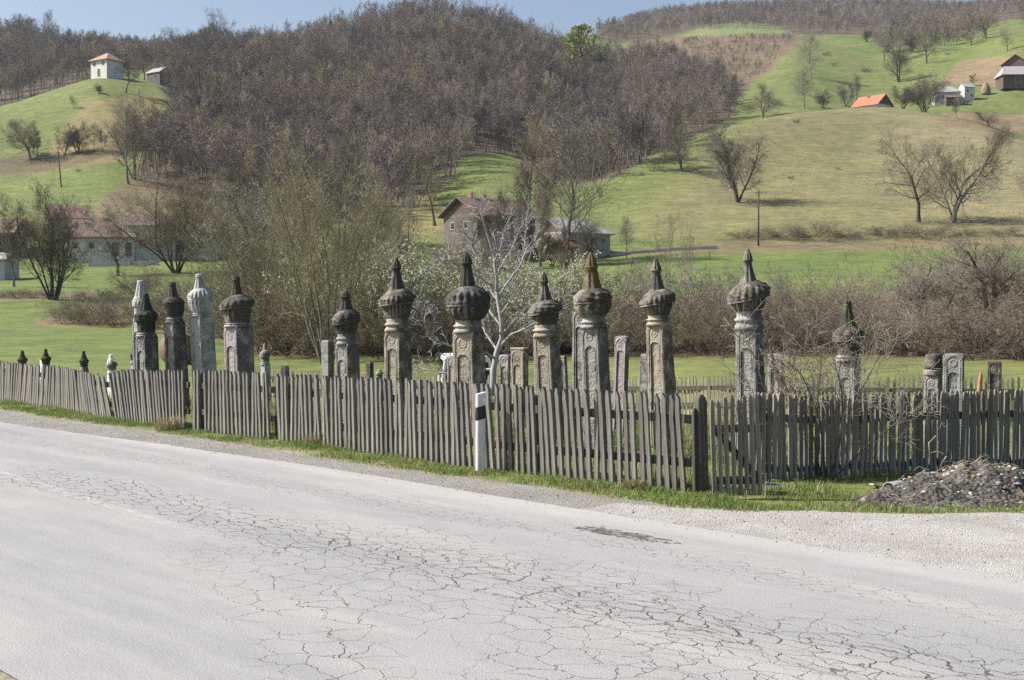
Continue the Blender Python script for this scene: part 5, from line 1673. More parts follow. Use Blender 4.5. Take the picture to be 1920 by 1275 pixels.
b = MB(); b.add([(-hw_ * 0.86, -0.215, Hv * 0.56), (hw_ * 0.86, -0.215, Hv * 0.56), (hw_ * 0.80, -0.213, Hv * 0.88), (-hw_ * 0.80, -0.213, Hv * 0.88)], [(0, 1, 2, 3)])
b.build('rear_window', GLASS, van)
for s in (-1, 1):
    b = MB(); b.box((s * hw_ * 0.93 - 0.05, -0.225, Hv * 0.36), (s * hw_ * 0.93 + 0.05, -0.19, Hv * 0.52)); b.build('tail_lamp', LAMP, van, bevel=0.01)
    b = MB(); b.add([(s * (hw_ + 0.004), 0.1, Hv * 0.58), (s * (hw_ + 0.004), 2.5, Hv * 0.58), (s * (hw_ * 0.92), 2.3, Hv * 0.90), (s * (hw_ * 0.92), 0.15, Hv * 0.90)], [(0, 1, 2, 3)]); b.build('side_window', GLASS, van)
    for yw in (0.35, 2.75):
        b = MB(); b.lathe([(0, -0.09), (0.24, -0.09), (0.29, -0.05), (0.29, 0.05), (0.24, 0.09), (0, 0.09)], 20)
        w_ = b.build('wheel', RUBBER, van, smooth=False); w_.location = (s * (hw_ - 0.1), yw, 0.29); w_.rotation_euler = (0, math.pi / 2, 0)
b = MB(); b.box((-hw_ * 0.95, -0.30, 0.30), (hw_ * 0.95, -0.19, 0.48)); b.build('bumper', flat_mat('grey_bumper', (0.2, 0.2, 0.2)), van, bevel=0.03)

# round hay bale
t = NT('old_hay')
oc = t.coord('Object', (1, 1, 5))
n = t.noise(oc, 5, 6, 0.75)
t.color(t.ramp(n, [(0.3, (0.10, 0.075, 0.05)), (0.7, (0.26, 0.205, 0.14))])); t.bump(n, 0.9, 0.05)
Yh = 62; gp = ground(333, Yh)
b = MB()
rb_ = 0.80
b.lathe([(0, -0.62), (0.3, -0.63), (rb_ * 0.88, -0.60), (rb_, -0.5), (rb_ * 1.01, 0), (rb_, 0.5), (rb_ * 0.88, 0.6), (0.3, 0.63), (0, 0.62)], 40, fn=lambda a_, i, r_, z_: (0.05 * fbm(a_ * 4, z_ * 5, 3) * (r_ > 0.1), 0 * r_))
o = b.build('hay_bale', t.m, smooth=True)
o.location = (gp.x, gp.y, gp.z + rb_ * 0.93); o.rotation_euler = (math.pi / 2, 0, R(42))
tag(o, 'round brown hay bale on the grass behind the left tall gravestones', 'hay bale')

# rotten stake among the right graves and a fallen limb
b = MB(); b.lathe([(0, -0.1), (0.05, -0.1), (0.045, 0.5), (0.04, 0.9), (0.02, 0.98), (0, 0.99)], 9, fn=lambda a_, i, r_, z_: (0.012 * fbm(a_ * 3, z_ * 8, 3), 0 * r_))
o = b.build('rotten_stake', flat_mat('rotten_orange_wood', (0.34, 0.20, 0.11), 0.9, 0.1, 0.4, 20), smooth=True)
gp = ground(1829, 21.5); o.location = gp; o.rotation_euler = (0, 0.08, 0); o.scale = (1, 1, (CH + (565 - 698) / F * 21.5 - gp.z) / 0.98)
tag(o, 'thin orange-brown rotten stake between two headstones on the right', 'stake')
pl = np.array([[at(1445, 655, 18.4), at(1452, 685, 18.35), at(1462, 712, 18.3), at(1475, 735, 18.2), at(1490, 765, 18.1)]])
MBb = MB().tubes(pl, np.array([[0.02, 0.03, 0.045, 0.055, 0.06]]), 8)
tag(MBb.build('dead_limb', BARK_DARK, smooth=True), 'dark dead limb leaning against the shaft of the stone nearest the gate', 'branch')

# rubble mound
t = NT('rubble_soil')
oc = t.coord('Object')
n = t.noise(oc, 7, 7, 0.72); v = t.n('ShaderNodeTexVoronoi', {'Vector': oc, 'Scale': 22.0})
col = t.ramp(n, [(0.3, (0.050, 0.046, 0.041)), (0.55, (0.115, 0.106, 0.094)), (0.78, (0.25, 0.235, 0.21))])
col = t.mix(1.0, col, t.ramp(t.n('ShaderNodeSeparateColor', {'Color': v.outputs['Color']}).outputs[0], [(0.1, 0.6), (0.9, 1.35)]), 'MULTIPLY')
t.color(col); t.bump(t.math('ADD', n, t.math('MULTIPLY', v.outputs['Distance'], -0.8)), 0.9, 0.05)
cx, cy = 5.28, 13.85
nx_, ny_ = 150, 90
gx = np.linspace(-2.1, 2.1, nx_); gy = np.linspace(-1.25, 1.15, ny_)
GX, GY = np.meshgrid(gx, gy)
ca, sa = math.cos(0.42), math.sin(0.42)
U = GX; V_ = GY


def bumpf(u0, v0, ru, rv, h): return h * np.exp(-(((U - u0) / ru) ** 2 + ((V_ - v0) / rv) ** 2) ** 1.1)


hz = np.maximum.reduce([bumpf(0.15, 0.05, 0.74, 0.50, 0.43), bumpf(-0.60, 0.1, 0.45, 0.38, 0.29), bumpf(-1.15, 0.2, 0.32, 0.26, 0.15), bumpf(0.85, 0.0, 0.70, 0.5, 0.24)])
hz = hz * (1 + 0.5 * fbm(U * 3, V_ * 3, 4)) + 0.20 * fbm(U * 6 + 3, V_ * 6, 5) * (hz > 0.02) * np.clip(hz * 6, 0, 1)
XM = cx + U * ca - V_ * sa; YM = cy + U * sa + V_ * ca
zg = height(XM, YM)
b = MB(); b.grid(np.stack([XM - cx, YM - cy, zg + hz - 0.022], -1))
mound = b.build('soil_body', t.m, None, smooth=True)
mroot = thing('rubble_mound', 'heap of dark soil and rubble with straw beside the gravel, before the right fence', 'rubble heap', (cx, cy, 0))
mound.parent = mroot


def mound_z(x, y):
    dx, dy = x - cx, y - cy
    u = dx * ca + dy * sa; v = -dx * sa + dy * ca
    i = np.clip((u + 2.1) / 4.2 * (nx_ - 1), 0, nx_ - 1).astype(int); j = np.clip((v + 1.25) / 2.4 * (ny_ - 1), 0, ny_ - 1).astype(int)
    return (zg + hz)[j, i]


g = np.random.default_rng(55)
ico_v = np.array([(0, 0, 1), (0.9, 0, 0.35), (0.28, 0.85, 0.4), (-0.72, 0.52, 0.35), (-0.72, -0.52, 0.4), (0.28, -0.85, 0.35), (0.6, 0.6, -0.5), (-0.3, 0.8, -0.5), (-0.9, 0, -0.4), (-0.3, -0.8, -0.5), (0.6, -0.6, -0.5), (0, 0, -0.8)])
ico_f = np.array([(0, 1, 2), (0, 2, 3), (0, 3, 4), (0, 4, 5), (0, 5, 1), (1, 6, 2), (2, 6, 7), (2, 7, 3), (3, 7, 8), (3, 8, 4), (4, 8, 9), (4, 9, 5), (5, 9, 10), (5, 10, 1), (1, 10, 6), (6, 11, 7), (7, 11, 8), (8, 11, 9), (9, 11, 10), (10, 11, 6)])


def pebbles(b, pos, size, mat=0):
    n_ = len(pos)
    s_ = size[:, None, None] * (0.6 + 0.7 * g.random((n_, 1, 3))) * np.array([1, 1, 0.7])
    V__ = ico_v[None] * s_ * (0.85 + 0.3 * g.random((n_, 12, 1)))
    an = g.random(n_) * 6.28
    c_, s2 = np.cos(an)[:, None], np.sin(an)[:, None]
    X_ = V__[..., 0] * c_ - V__[..., 1] * s2; Y_ = V__[..., 0] * s2 + V__[..., 1] * c_
    V2 = np.stack([X_, Y_, V__[..., 2]], -1) + pos[:, None, :]
    f = (ico_f[None] + (np.arange(n_) * 12)[:, None, None]).reshape(-1, 3)
    b.add(V2.reshape(-1, 3), f, mat)


PEB = []
for nm, c in (('pebble_grey', (0.36, 0.35, 0.33)), ('pebble_pale', (0.46, 0.44, 0.41)), ('pebble_rust', (0.36, 0.24, 0.16)), ('pebble_dark', (0.16, 0.15, 0.14))):
    PEB.append(flat_mat(nm, c, 0.9, 0.15, 0.25, 30))
n_ = 700
u = g.normal(0, 0.85, n_); v = g.normal(-0.1, 0.45, n_)
x = cx + u * ca - v * sa; y = cy + u * sa + v * ca
b = MB()
for m in range(4):
    k_ = g.integers(0, 4, n_) == m
    pos = np.stack([x[k_] - cx, y[k_] - cy, mound_z(x[k_], y[k_]) - 0.012], -1)
    pebbles(b, pos, 0.006 + 0.026 * g.random(k_.sum()) ** 4, m)
o = b.build('rubble_stones', PEB, mroot); o['kind'] = 'stuff'
# straw and dead stalks lying on the heap
n_ = 150
u = g.normal(0.1, 0.8, n_); v = g.normal(-0.15, 0.4, n_)
x = u * ca - v * sa; y = u * sa + v * ca
z = mound_z(x + cx, y + cy)
an = g.normal(-0.5, 0.5, n_); Lh = 0.06 + 0.22 * g.random(n_) ** 2
q = np.linspace(-0.5, 0.5, 4)
P = np.stack([x[:, None] + np.cos(an)[:, None] * Lh[:, None] * q, y[:, None] + np.sin(an)[:, None] * Lh[:, None] * q * 0.6, np.zeros((n_, 4))], -1)
P[..., 2] = mound_z(P[..., 0] + cx, P[..., 1] + cy) + 0.012 + 0.03 * g.random((n_, 1)) + 0.02 * (q ** 2)[None]
STRAW = flat_mat('dry_straw', (0.42, 0.36, 0.24), 0.8, 0.2, 0.3, 20)
b = MB(); b.tubes(P, np.full((n_, 4), 0.0022), 3)
o = b.build('straw', STRAW, mroot); o['kind'] = 'stuff'
# bits of rubbish lying along the back of the heap
for k_, (px, py, Yd, c, lab) in enumerate([(1680, 886, 14.6, (0.34, 0.33, 0.32), 'curved greyish broken pipe on the left of the rubble heap'), (1728, 881, 14.7, (0.42, 0.43, 0.46), 'crumpled pale plastic sheet on top of the rubble heap'), (1648, 890, 14.6, (0.42, 0.38, 0.33), 'grey broken board at the left end of the rubble heap')]):
    p = at(px, py, Yd)
    b = MB()
    if k_ == 0:
        th_ = np.linspace(0.15, math.pi - 0.15, 12)
        arc = np.stack([np.cos(th_) * 0.10, 0 * th_, np.sin(th_) * 0.07], -1)
        G = np.stack([arc + (0, -0.10, 0), arc + (0, 0.10, 0), arc * 0.86 + (0, 0.10, 0), arc * 0.86 + (0, -0.10, 0)], 1)
        b.grid(G, closed_u=True)
    elif k_ == 1:
        gu, gv = np.meshgrid(np.linspace(-0.17, 0.17, 14), np.linspace(-0.09, 0.09, 9))
        zz = 0.05 * fbm(gu * 14 + 5, gv * 14, 4) + 0.02
        G1 = np.stack([gu, gv, zz], -1); b.grid(G1); b.grid(G1[:, ::-1] - (0, 0, 0.004))
    else:
        b.box((-0.16, -0.03, 0), (0.16, 0.03, 0.02))
    o = b.build(['broken_pipe', 'plastic_sheet', 'broken_board'][k_], flat_mat('rubbish_%s' % ['pipe', 'sheet', 'board'][k_], c, 0.5, 0.3))
    xz = float(mound_z(np.array([p.x]), np.array([p.y]))[0])
    o.location = (p.x, p.y, xz + 0.005); o.rotation_euler = (g.normal(0, 0.12), g.normal(0, 0.12), g.random() * 3)
    tag(o, lab, 'rubbish')
p = at(1450, 923, 14.1)
gu, gv = np.meshgrid(np.linspace(-0.09, 0.09, 10), np.linspace(-0.06, 0.06, 7))
G1 = np.stack([gu, gv, 0.04 + 0.05 * fbm(gu * 20, gv * 20, 3)], -1)
b = MB(); b.grid(G1); b.grid(G1[:, ::-1] - (0, 0, 0.004))
o = b.build('plastic_scrap', flat_mat('blue_plastic', (0.05, 0.12, 0.42), 0.4, 0.4)); o.location = (p.x, p.y, 0.05)
tag(o, 'scrap of bright blue plastic in the grass right of the gate', 'rubbish')
# dead stalks standing behind the heap
for k_, (pts, lab) in enumerate([([(1745, 872), (1746, 850), (1744, 832), (1757, 818)], 'tall bent dead stalk standing behind the middle of the rubble heap'), ([(1765, 880), (1770, 868), (1778, 856)], 'short pale dead stalk leaning right behind the rubble heap')]):
    P = np.array([[at(a_, b_, 14.9) for a_, b_ in pts]])
    b = MB(); b.tubes(P, np.full((1, len(pts)), 0.008), 5)
    P2 = np.array([[at(pts[1][0], pts[1][1], 14.9), at(pts[1][0] + 14, pts[1][1] - 3, 14.88), at(pts[1][0] + 26, pts[1][1] + 2, 14.87)]])
    b.tubes(P2, np.full((1, 3), 0.005), 4)
    tag(b.build('dead_stalk', STRAW), lab, 'dead plant')

# loose stones on the gravel
g = np.random.default_rng(61)
n_ = 5000
x = -8.6 + 8.4 * g.random(n_) ** 0.8; s_ = far_edge(x) - 0.15 + (dr_hi(x) + 0.25 - far_edge(x)) * g.random(n_)
x2 = -30 + 22 * g.random(3500); s2_ = far_edge(x2) - 0.2 + 1.0 * g.random(3500)
x = np.concatenate([x, x2]); s_ = np.concatenate([s_, s2_])
wx, wy, _ = road_pt(x, s_)
b = MB()
sz = 0.0035 + 0.010 * g.random(len(x)) ** 6
kk = g.integers(0, 5, len(x))
for m in range(4):
    k_ = (kk == m) | ((m == 1) & (kk == 4))
    pebbles(b, np.stack([wx[k_], wy[k_], 0.008 + sz[k_] * 0.25], -1), sz[k_], m)
o = b.build('gravel', PEB); tag(o, 'loose pale stones scattered over the gravel at the roadside', 'gravel', kind='stuff')

# ------------------------------------------------------------------ grass
t = NT('grass_blades')
vc = t.n('ShaderNodeVertexColor', layer_name='blade').outputs[0]
t.color(vc); t.b.inputs['Roughness'].default_value = 0.65
t.b.inputs['Specular IOR Level'].default_value = 0.25
tr = t.n('ShaderNodeBsdfTranslucent', {'Color': vc})
ms_ = t.n('ShaderNodeMixShader', {0: 0.3}); t.t.links.new(t.b.outputs[0], ms_.inputs[1]); t.t.links.new(tr.outputs[0], ms_.inputs[2]); t.t.links.new(ms_.outputs[0], t.out.inputs[0])
MAT_GRASS = t.m


def grass(name, xy, h, label, dry=0.12, seed=1, w=0.0035):
    g = np.random.default_rng(seed)
    n = len(xy)
    z = height(xy[:, 0], xy[:, 1])
    an = g.random(n) * 6.28
    lean_ = 0.25 + 0.6 * g.random(n)
    d = np.stack([np.cos(an), np.sin(an)], -1)
    pn = np.stack([-d[:, 1], d[:, 0]], -1) * (w * (0.7 + 0.7 * g.random(n)))[:, None]
    V = np.zeros((n, 5, 3))
    b0 = xy
    V[:, 0, :2] = b0 - pn; V[:, 1, :2] = b0 + pn
    m = b0 + d * (h * lean_ * 0.35)[:, None]
    V[:, 2, :2] = m - pn * 0.8; V[:, 3, :2] = m + pn * 0.8
    V[:, 4, :2] = b0 + d * (h * lean_)[:, None]
    V[:, 0, 2] = V[:, 1, 2] = z - 0.01
    V[:, 2, 2] = V[:, 3, 2] = z + h * 0.6
    V[:, 4, 2] = z + h * (1 - 0.25 * lean_)
    base = (np.arange(n) * 5)[:, None]
    q = (base + np.array([[0, 1, 3, 2]])); tr_ = (base + np.array([[2, 3, 4]]))
    b = MB(); b.add(V.reshape(-1, 3), q); b.f.append((tr_, 0))
    o = b.build(name, MAT_GRASS)
    cA, cB, cD = np.array([0.085, 0.17, 0.022]), np.array([0.16, 0.25, 0.045]), np.array([0.36, 0.31, 0.17])
    r_ = g.random(n)[:, None]
    c = cA * (1 - r_) + cB * r_
    patch = np.clip(0.5 + 2.0 * fbm(xy[:, 0] * 1.1, xy[:, 1] * 1.1, 3), 0, 1)
    isd = (g.random(n) < dry * (0.4 + 1.6 * patch))[:, None]
    c = np.where(isd, cD * (0.6 + 0.6 * r_), c)
    att = o.data.color_attributes.new('blade', 'FLOAT_COLOR', 'POINT')
    cc_ = np.ones((n, 5, 4)); cc_[:, :, :3] = c[:, None, :]
    att.data.foreach_set('color', cc_.astype(np.float32).ravel())
    return tag(o, label, 'grass', kind='stuff')


g = np.random.default_rng(71)
# verge in front of the fence
n_ = 70000
x = -33 + 26.3 * g.random(n_) ** 0.72; s_ = 10.05 + 1.25 * g.random(n_)
ln_ = s_ - sh_hi(x)
dens = np.clip(0.55 + 2.2 * fbm(x * 1.3, s_ * 2.0, 3), 0.08, 1) * sstep(-0.10, 0.22, ln_)
k_ = (g.random(n_) < dens) & ((x < -7.9) | (s_ > dr_hi(x) - 0.15))
x, s_, ln_ = x[k_], s_[k_], ln_[k_]
wx, wy, _ = road_pt(x, s_)
tuft = np.clip(0.5 + 2.4 * fbm(wx * 2.2, wy * 2.2, 3), 0.1, 1.3)
grass('verge_grass', np.stack([wx, wy], -1), (0.035 + 0.10 * tuft * g.random(len(x))) * (0.55 + 0.45 * sstep(0, 0.5, ln_)), 'green grass strip between the road and the front picket fence', 0.20, 2)
# patch in front of the right fence and gate
n_ = 42000
X = 1.6 + 6.5 * g.random(n_); Y = 12.2 + 6.0 * g.random(n_)
xr = (X - Y) / math.sqrt(2); sr = (X + Y) / math.sqrt(2)
fy = np.interp(X, RB[:, 0], RB[:, 1])
dens = np.clip(0.6 + 2.0 * fbm(X * 1.5, Y * 1.5, 3), 0.12, 1) * sstep(-0.12, 0.25, sr - dr_hi(xr))
k_ = (g.random(n_) < dens) & (Y < fy + 0.3) & ((mound_z(X, Y) - height(X, Y)) < 0.06)
X, Y = X[k_], Y[k_]
tuft = np.clip(0.5 + 2.4 * fbm(X * 2.2, Y * 2.2, 3), 0.1, 1.3)
grass('patch_grass', np.stack([X, Y], -1), 0.03 + 0.11 * tuft * g.random(len(X)), 'rough grass patch in front of the gate and right fence', 0.24, 3)
# long grass among the graves
n_ = 42000
X = -13 + 24 * g.random(n_); Y = 13.5 + 18 * g.random(n_)
sr = (X + Y) / math.sqrt(2); fy = np.interp(X, RB[:, 0], RB[:, 1], left=0)
k_ = (sr > 11.4) & (sr < 22) & (Y > fy + 0.2)
X, Y = X[k_], Y[k_]
grass('graveyard_grass', np.stack([X, Y], -1), 0.08 + 0.22 * g.random(len(X)), 'long mixed grass growing among the gravestones', 0.42, 4, w=0.005)
# coarse tussocks on the open pastures
n_ = 60000
U_ = -150 + 2250 * g.random(n_); Y = np.sqrt(195 ** 2 + (420 ** 2 - 195 ** 2) * g.random(n_))
X = (U_ - 960) / F * Y
pz = 565 - (height(X, Y) - CH) / Y * F
dens = np.clip(0.30 + 2.6 * fbm(X * 0.07, Y * 0.05, 4), 0.02, 1)
k_ = (g.random(n_) < dens) & ~in_poly(U_, pz, WOOD)
X, Y = X[k_], Y[k_]
grass('tussock_grass', np.stack([X, Y], -1), 0.10 + 0.22 * g.random(len(X)) ** 2, 'coarse dry and green tussocks scattered over the hill pastures', 0.45, 6, w=0.07)
# a rounded green weed clump at the right edge and dry weeds against the fence
for k_, (px, py, Yd, rad, hh, dr, lab) in enumerate([(1905, 893, 14.6, 0.30, 0.28, 0.1, 'rounded green weed clump right of the rubble heap'), (315, 802, 20.9, 0.25, 0.30, 0.9, 'dry brown weed tuft at the foot of the left front fence'), (683, 842, 18.1, 0.30, 0.36, 0.9, 'dry brown weed tuft at the foot of the front fence left of the marker post'), (600, 838, 18.6, 0.25, 0.26, 0.8, 'small dry weed tuft at the foot of the front fence'), (1192, 911, 14.3, 0.16, 0.16, 0.9, 'straw-coloured tuft at the fence foot right of the marker post')]):
    p = at(px, py, Yd)
    n2_ = 900 if k_ == 0 else 260
    rr = rad * np.sqrt(g.random(n2_)); aa = g.random(n2_) * 6.28
    xy = np.stack([p.x + rr * np.cos(aa), p.y + rr * np.sin(aa) * 0.6], -1)
    if k_: xy[:, :] -= 0.0
    o = grass('weed_tuft', xy, hh * (0.4 + 0.7 * g.random(n2_)), lab, dr, 80 + k_, 0.004)
    del o['kind']; o['category'] = 'weed'
# ------------------------------------------------------------------ houses
def tile_mat(name, a, b, sc_=3.0):
    t = NT(name)
    oc = t.coord('Object')
    n = t.noise(oc, 1.1, 5, 0.7)
    w = t.n('ShaderNodeTexWave', {'Vector': oc, 'Scale': sc_, 'Distortion': 1.0, 'Detail': 2.0}, bands_direction='Z').outputs['Fac']
    col = t.ramp(n, [(0.3, a), (0.7, b)])
    t.color(t.mix(1.0, col, t.ramp(w, [(0.2, 0.82), (0.8, 1.1)]), 'MULTIPLY'))
    return t.m


RED_TILE = tile_mat('red_roof_tiles', (0.34, 0.125, 0.075), (0.50, 0.20, 0.12))
OLD_TILE = tile_mat('old_brown_tiles', (0.125, 0.092, 0.078), (0.235, 0.165, 0.14))
TAN_TILE = tile_mat('tan_roof_tiles', (0.29, 0.185, 0.13), (0.42, 0.28, 0.195))
FADED_TILE = tile_mat('faded_red_tiles', (0.18, 0.112, 0.088), (0.30, 0.19, 0.15))
GREY_TILE = tile_mat('grey_roof_sheets', (0.26, 0.25, 0.25), (0.40, 0.38, 0.375))
WALL_W = flat_mat('white_render', (0.62, 0.61, 0.58), 0.9, 0.1, 0.08, 2.0)
WALL_G = flat_mat('grey_render', (0.38, 0.375, 0.365), 0.9, 0.1, 0.14, 1.5)
WALL_D = flat_mat('dark_stone_render', (0.145, 0.13, 0.115), 0.9, 0.1, 0.25, 1.5)
WALL_B = flat_mat('bluish_render', (0.46, 0.47, 0.475), 0.9, 0.1, 0.06, 2.0)
PLANK = wood_mat('dark_barn_planks', (0.075, 0.058, 0.045), (0.17, 0.135, 0.10), 0.0, 0.1)
WIN = flat_mat('house_window_glass', (0.035, 0.04, 0.045), 0.15, 0.5)
FRAME = flat_mat('house_window_frame', (0.45, 0.42, 0.38), 0.7)
DOORM = flat_mat('house_door_wood', (0.14, 0.085, 0.055), 0.8)
BRICKR = flat_mat('chimney_brick', (0.36, 0.17, 0.12), 0.9, 0.1, 0.2, 10)


def house(name, label, px, Y, L, W, hw, hr, rz, wall, roof, hip=0.0, over=0.5, gable=None, wins=(), doors=(), chim=(), cat='house', z0=0.0, lower=None, yb=None):
    """ridge along local X; L along the ridge, W across; hip: metres the ridge ends are drawn in (x0, x1)"""
    p = ground(px, Y)
    root = thing(name, label, cat, (p.x, p.y, p.z + z0), rz)
    hip = hip if hasattr(hip, '__len__') else (hip, hip)
    l, w = L / 2, W / 2
    b = MB()
    lo = -2.0
    b.add([(-l, -w, lo), (l, -w, lo), (l, w, lo), (-l, w, lo), (-l, -w, hw), (l, -w, hw), (l, w, hw), (-l, w, hw)], [(0, 1, 5, 4), (1, 2, 6, 5), (2, 3, 7, 6), (3, 0, 4, 7)])
    b.build('wall', wall, root)
    gm = gable or wall
    gb = MB()
    for s, hp in ((-1, hip[0]), (1, hip[1])):
        if hp < 0.1:
            gb.add([(s * l, -w, hw), (s * l, w, hw), (s * l, 0, hw + hr)], [(0, 1, 2) if s > 0 else (1, 0, 2)])
    if gb.n:
        gb.build('gable', gm, root)
    # roof slabs with thickness and overhang
    th = 0.16
    sl = hr / w
    ew, ez = w + over, hw - over * sl
    x0 = -l - over; x1 = l + over
    r0 = -l - over if hip[0] < 0.1 else -l + hip[0]
    r1 = l + over if hip[1] < 0.1 else l - hip[1]
    rz_ = hw + hr + 0.02
    ez += 0.02
    rb = MB()
    top = [(x0, -ew, ez + th), (x1, -ew, ez + th), (x1, ew, ez + th), (x0, ew, ez + th), (r0, 0, rz_ + th), (r1, 0, rz_ + th)]
    bot = [(x, y, z - th) for x, y, z in top]
    rb.add(top + bot, [(0, 1, 5, 4), (2, 3, 4, 5), (7, 6, 10, 11), (9, 8, 11, 10), (0, 6, 7, 1), (2, 8, 9, 3)])
    if hip[0] >= 0.1:
        rb.add(top + bot, [(3, 0, 4), (6, 9, 10)]); rb.add([top[3], top[0], bot[0], bot[3]], [(0, 1, 2, 3)])
    else:
        rb.add([top[0], top[4], bot[4], bot[0]], [(0, 1, 2, 3)]); rb.add([top[3], top[4], bot[4], bot[3]], [(3, 2, 1, 0)])
    if hip[1] >= 0.1:
        rb.add(top + bot, [(1, 2, 5), (8, 7, 11)]); rb.add([top[1], top[2], bot[2], bot[1]], [(0, 1, 2, 3)])
    else:
        rb.add([top[1], top[5], bot[5], bot[1]], [(0, 1, 2, 3)]); rb.add([top[2], top[5], bot[5], bot[2]], [(3, 2, 1, 0)])
    ro = rb.build('roof', roof, root)
    for cx_, cy_, ch in chim:
        zc = hw + hr * (1 - abs(cy_) / w)
        c = MB(); c.box((cx_ - 0.28, cy_ - 0.28, zc - 0.6), (cx_ + 0.28, cy_ + 0.28, zc + ch)).box((cx_ - 0.34, cy_ - 0.34, zc + ch), (cx_ + 0.34, cy_ + 0.34, zc + ch + 0.12))
        c.build('chimney', BRICKR, ro)
    # openings: (side, along, z, width, height); sides f(-Y) b(+Y) l(-X) r(+X)

    def opening(side, u, z, ww, hh, kind):
        ax = {'f': ((1, 0), (0, -w)), 'b': ((-1, 0), (0, w)), 'l': ((0, -1), (-l, 0)), 'r': ((0, 1), (l, 0))}[side]
        (ux, uy), (ox, oy) = ax
        nx, ny = (uy, -ux)

        def pt(a, zz, d): return (ox + ux * a + nx * d, oy + uy * a + ny * d, zz)
        f = MB()
        t_ = 0.09
        for a0, a1, z0_, z1_ in ((u - ww / 2 - t_, u - ww / 2, z - t_, z + hh + t_), (u + ww / 2, u + ww / 2 + t_, z - t_, z + hh + t_), (u - ww / 2, u + ww / 2, z - t_, z), (u - ww / 2, u + ww / 2, z + hh, z + hh + t_)):
            vs = [pt(a0, z0_, 0.002), pt(a1, z0_, 0.002), pt(a1, z1_, 0.002), pt(a0, z1_, 0.002), pt(a0, z0_, 0.06), pt(a1, z0_, 0.06), pt(a1, z1_, 0.06), pt(a0, z1_, 0.06)]
            f.add(vs, [(4, 5, 6, 7), (0, 1, 5, 4), (1, 2, 6, 5), (2, 3, 7, 6), (3, 0, 4, 7)])
        fo = f.build(kind, FRAME, root)
        g_ = MB(); g_.add([pt(u - ww / 2, z, 0.02), pt(u + ww / 2, z, 0.02), pt(u + ww / 2, z + hh, 0.02), pt(u - ww / 2, z + hh, 0.02)], [(0, 1, 2, 3)])
        g_.build('pane' if kind == 'window' else 'door_leaf', WIN if kind == 'window' else DOORM, fo)
    for a in wins: opening(*a, 'window')
    for a in doors: opening(*a, 'door')
    return root


# hilltop farm on the left
house('farmhouse', 'white two-storey hilltop farmhouse with a tan hipped roof on the left hill', 206, 366, 7.0, 6.2, 5.0, 2.1, R(-32), WALL_W, TAN_TILE, hip=3.0, over=0.6,
      wins=(('l', -1.4, 3.2, 1.1, 1.1), ('l', 1.3, 3.2, 1.1, 1.1), ('l', -1.4, 0.9, 1.1, 1.1), ('l', 1.3, 0.9, 1.1, 1.1), ('f', -1.9, 3.2, 1.0, 1.1), ('f', 1.9, 3.2, 1.0, 1.1)), doors=(('f', 0, 0.0, 1.0, 2.1),))
house('stone_shed', 'grey stone shed with a gable right of the white hilltop farmhouse', 303, 372, 6.0, 4.6, 3.0, 1.5, R(-35), WALL_D, GREY_TILE, gable=WALL_G, over=0.3, wins=(('f', 1.0, 1.3, 0.9, 0.9),), doors=(('l', 0.2, 0, 1.2, 2.0),), cat='shed')
# village on the left
house('village_house', 'village house with an old brown roof behind the white garden fence', 203, 196, 10.0, 7.5, 3.2, 2.6, R(4), WALL_W, OLD_TILE, gable=PLANK, over=0.6, wins=(('f', -1.5, 1.2, 0.8, 0.9), ('f', -4.0, 1.2, 0.8, 0.9)), doors=(('f', 2.2, 0, 1.0, 2.1), ('f', 4.2, 0, 0.9, 2.1)), z0=0.1)
house('village_house', 'tall pale bluish house right of the old brown-roofed house', 292, 197, 7.0, 7.0, 4.7, 2.0, R(8), WALL_B, OLD_TILE, over=0.4, wins=(('f', -1.0, 1.3, 2.0, 1.1), ('f', 2.3, 1.3, 1.0, 1.1)), z0=0.1)
house('village_house', 'bluish house with a dark porch half hidden by the round-crowned tree', 372, 200, 8.0, 7.0, 3.6, 1.6, R(-6), WALL_B, GREY_TILE, over=0.4, wins=(('f', 2.0, 1.2, 1.0, 1.0), ('f', -2.0, 0.4, 2.2, 1.8)))
house('village_house', 'house with a red-brown roof left of the big thicket trees', 440, 205, 8.0, 7.0, 4.4, 2.2, R(-12), PLANK, FADED_TILE, over=0.4, wins=(('f', 1.5, 1.4, 0.9, 0.9),))
house('village_house', 'orange-roofed house behind the many-stemmed dark tree', 128, 215, 6.5, 6.0, 3.2, 2.2, R(20), WALL_W, FADED_TILE, over=0.4, wins=(('f', 0, 1.2, 1.0, 1.0),))
house('village_house', 'red-roofed house cut by the left picture edge', -18, 205, 10.0, 7.0, 3.6, 2.2, R(2), PLANK, FADED_TILE, over=0.5, wins=(('f', 3.0, 1.2, 0.9, 0.9),))
house('village_shed', 'low lilac-roofed shed cut by the left picture edge', -14, 168, 5.5, 5.0, 2.6, 0.9, R(0), WALL_B, GREY_TILE, over=0.3, doors=(('f', 1.2, 0, 0.9, 2.0),), cat='shed')
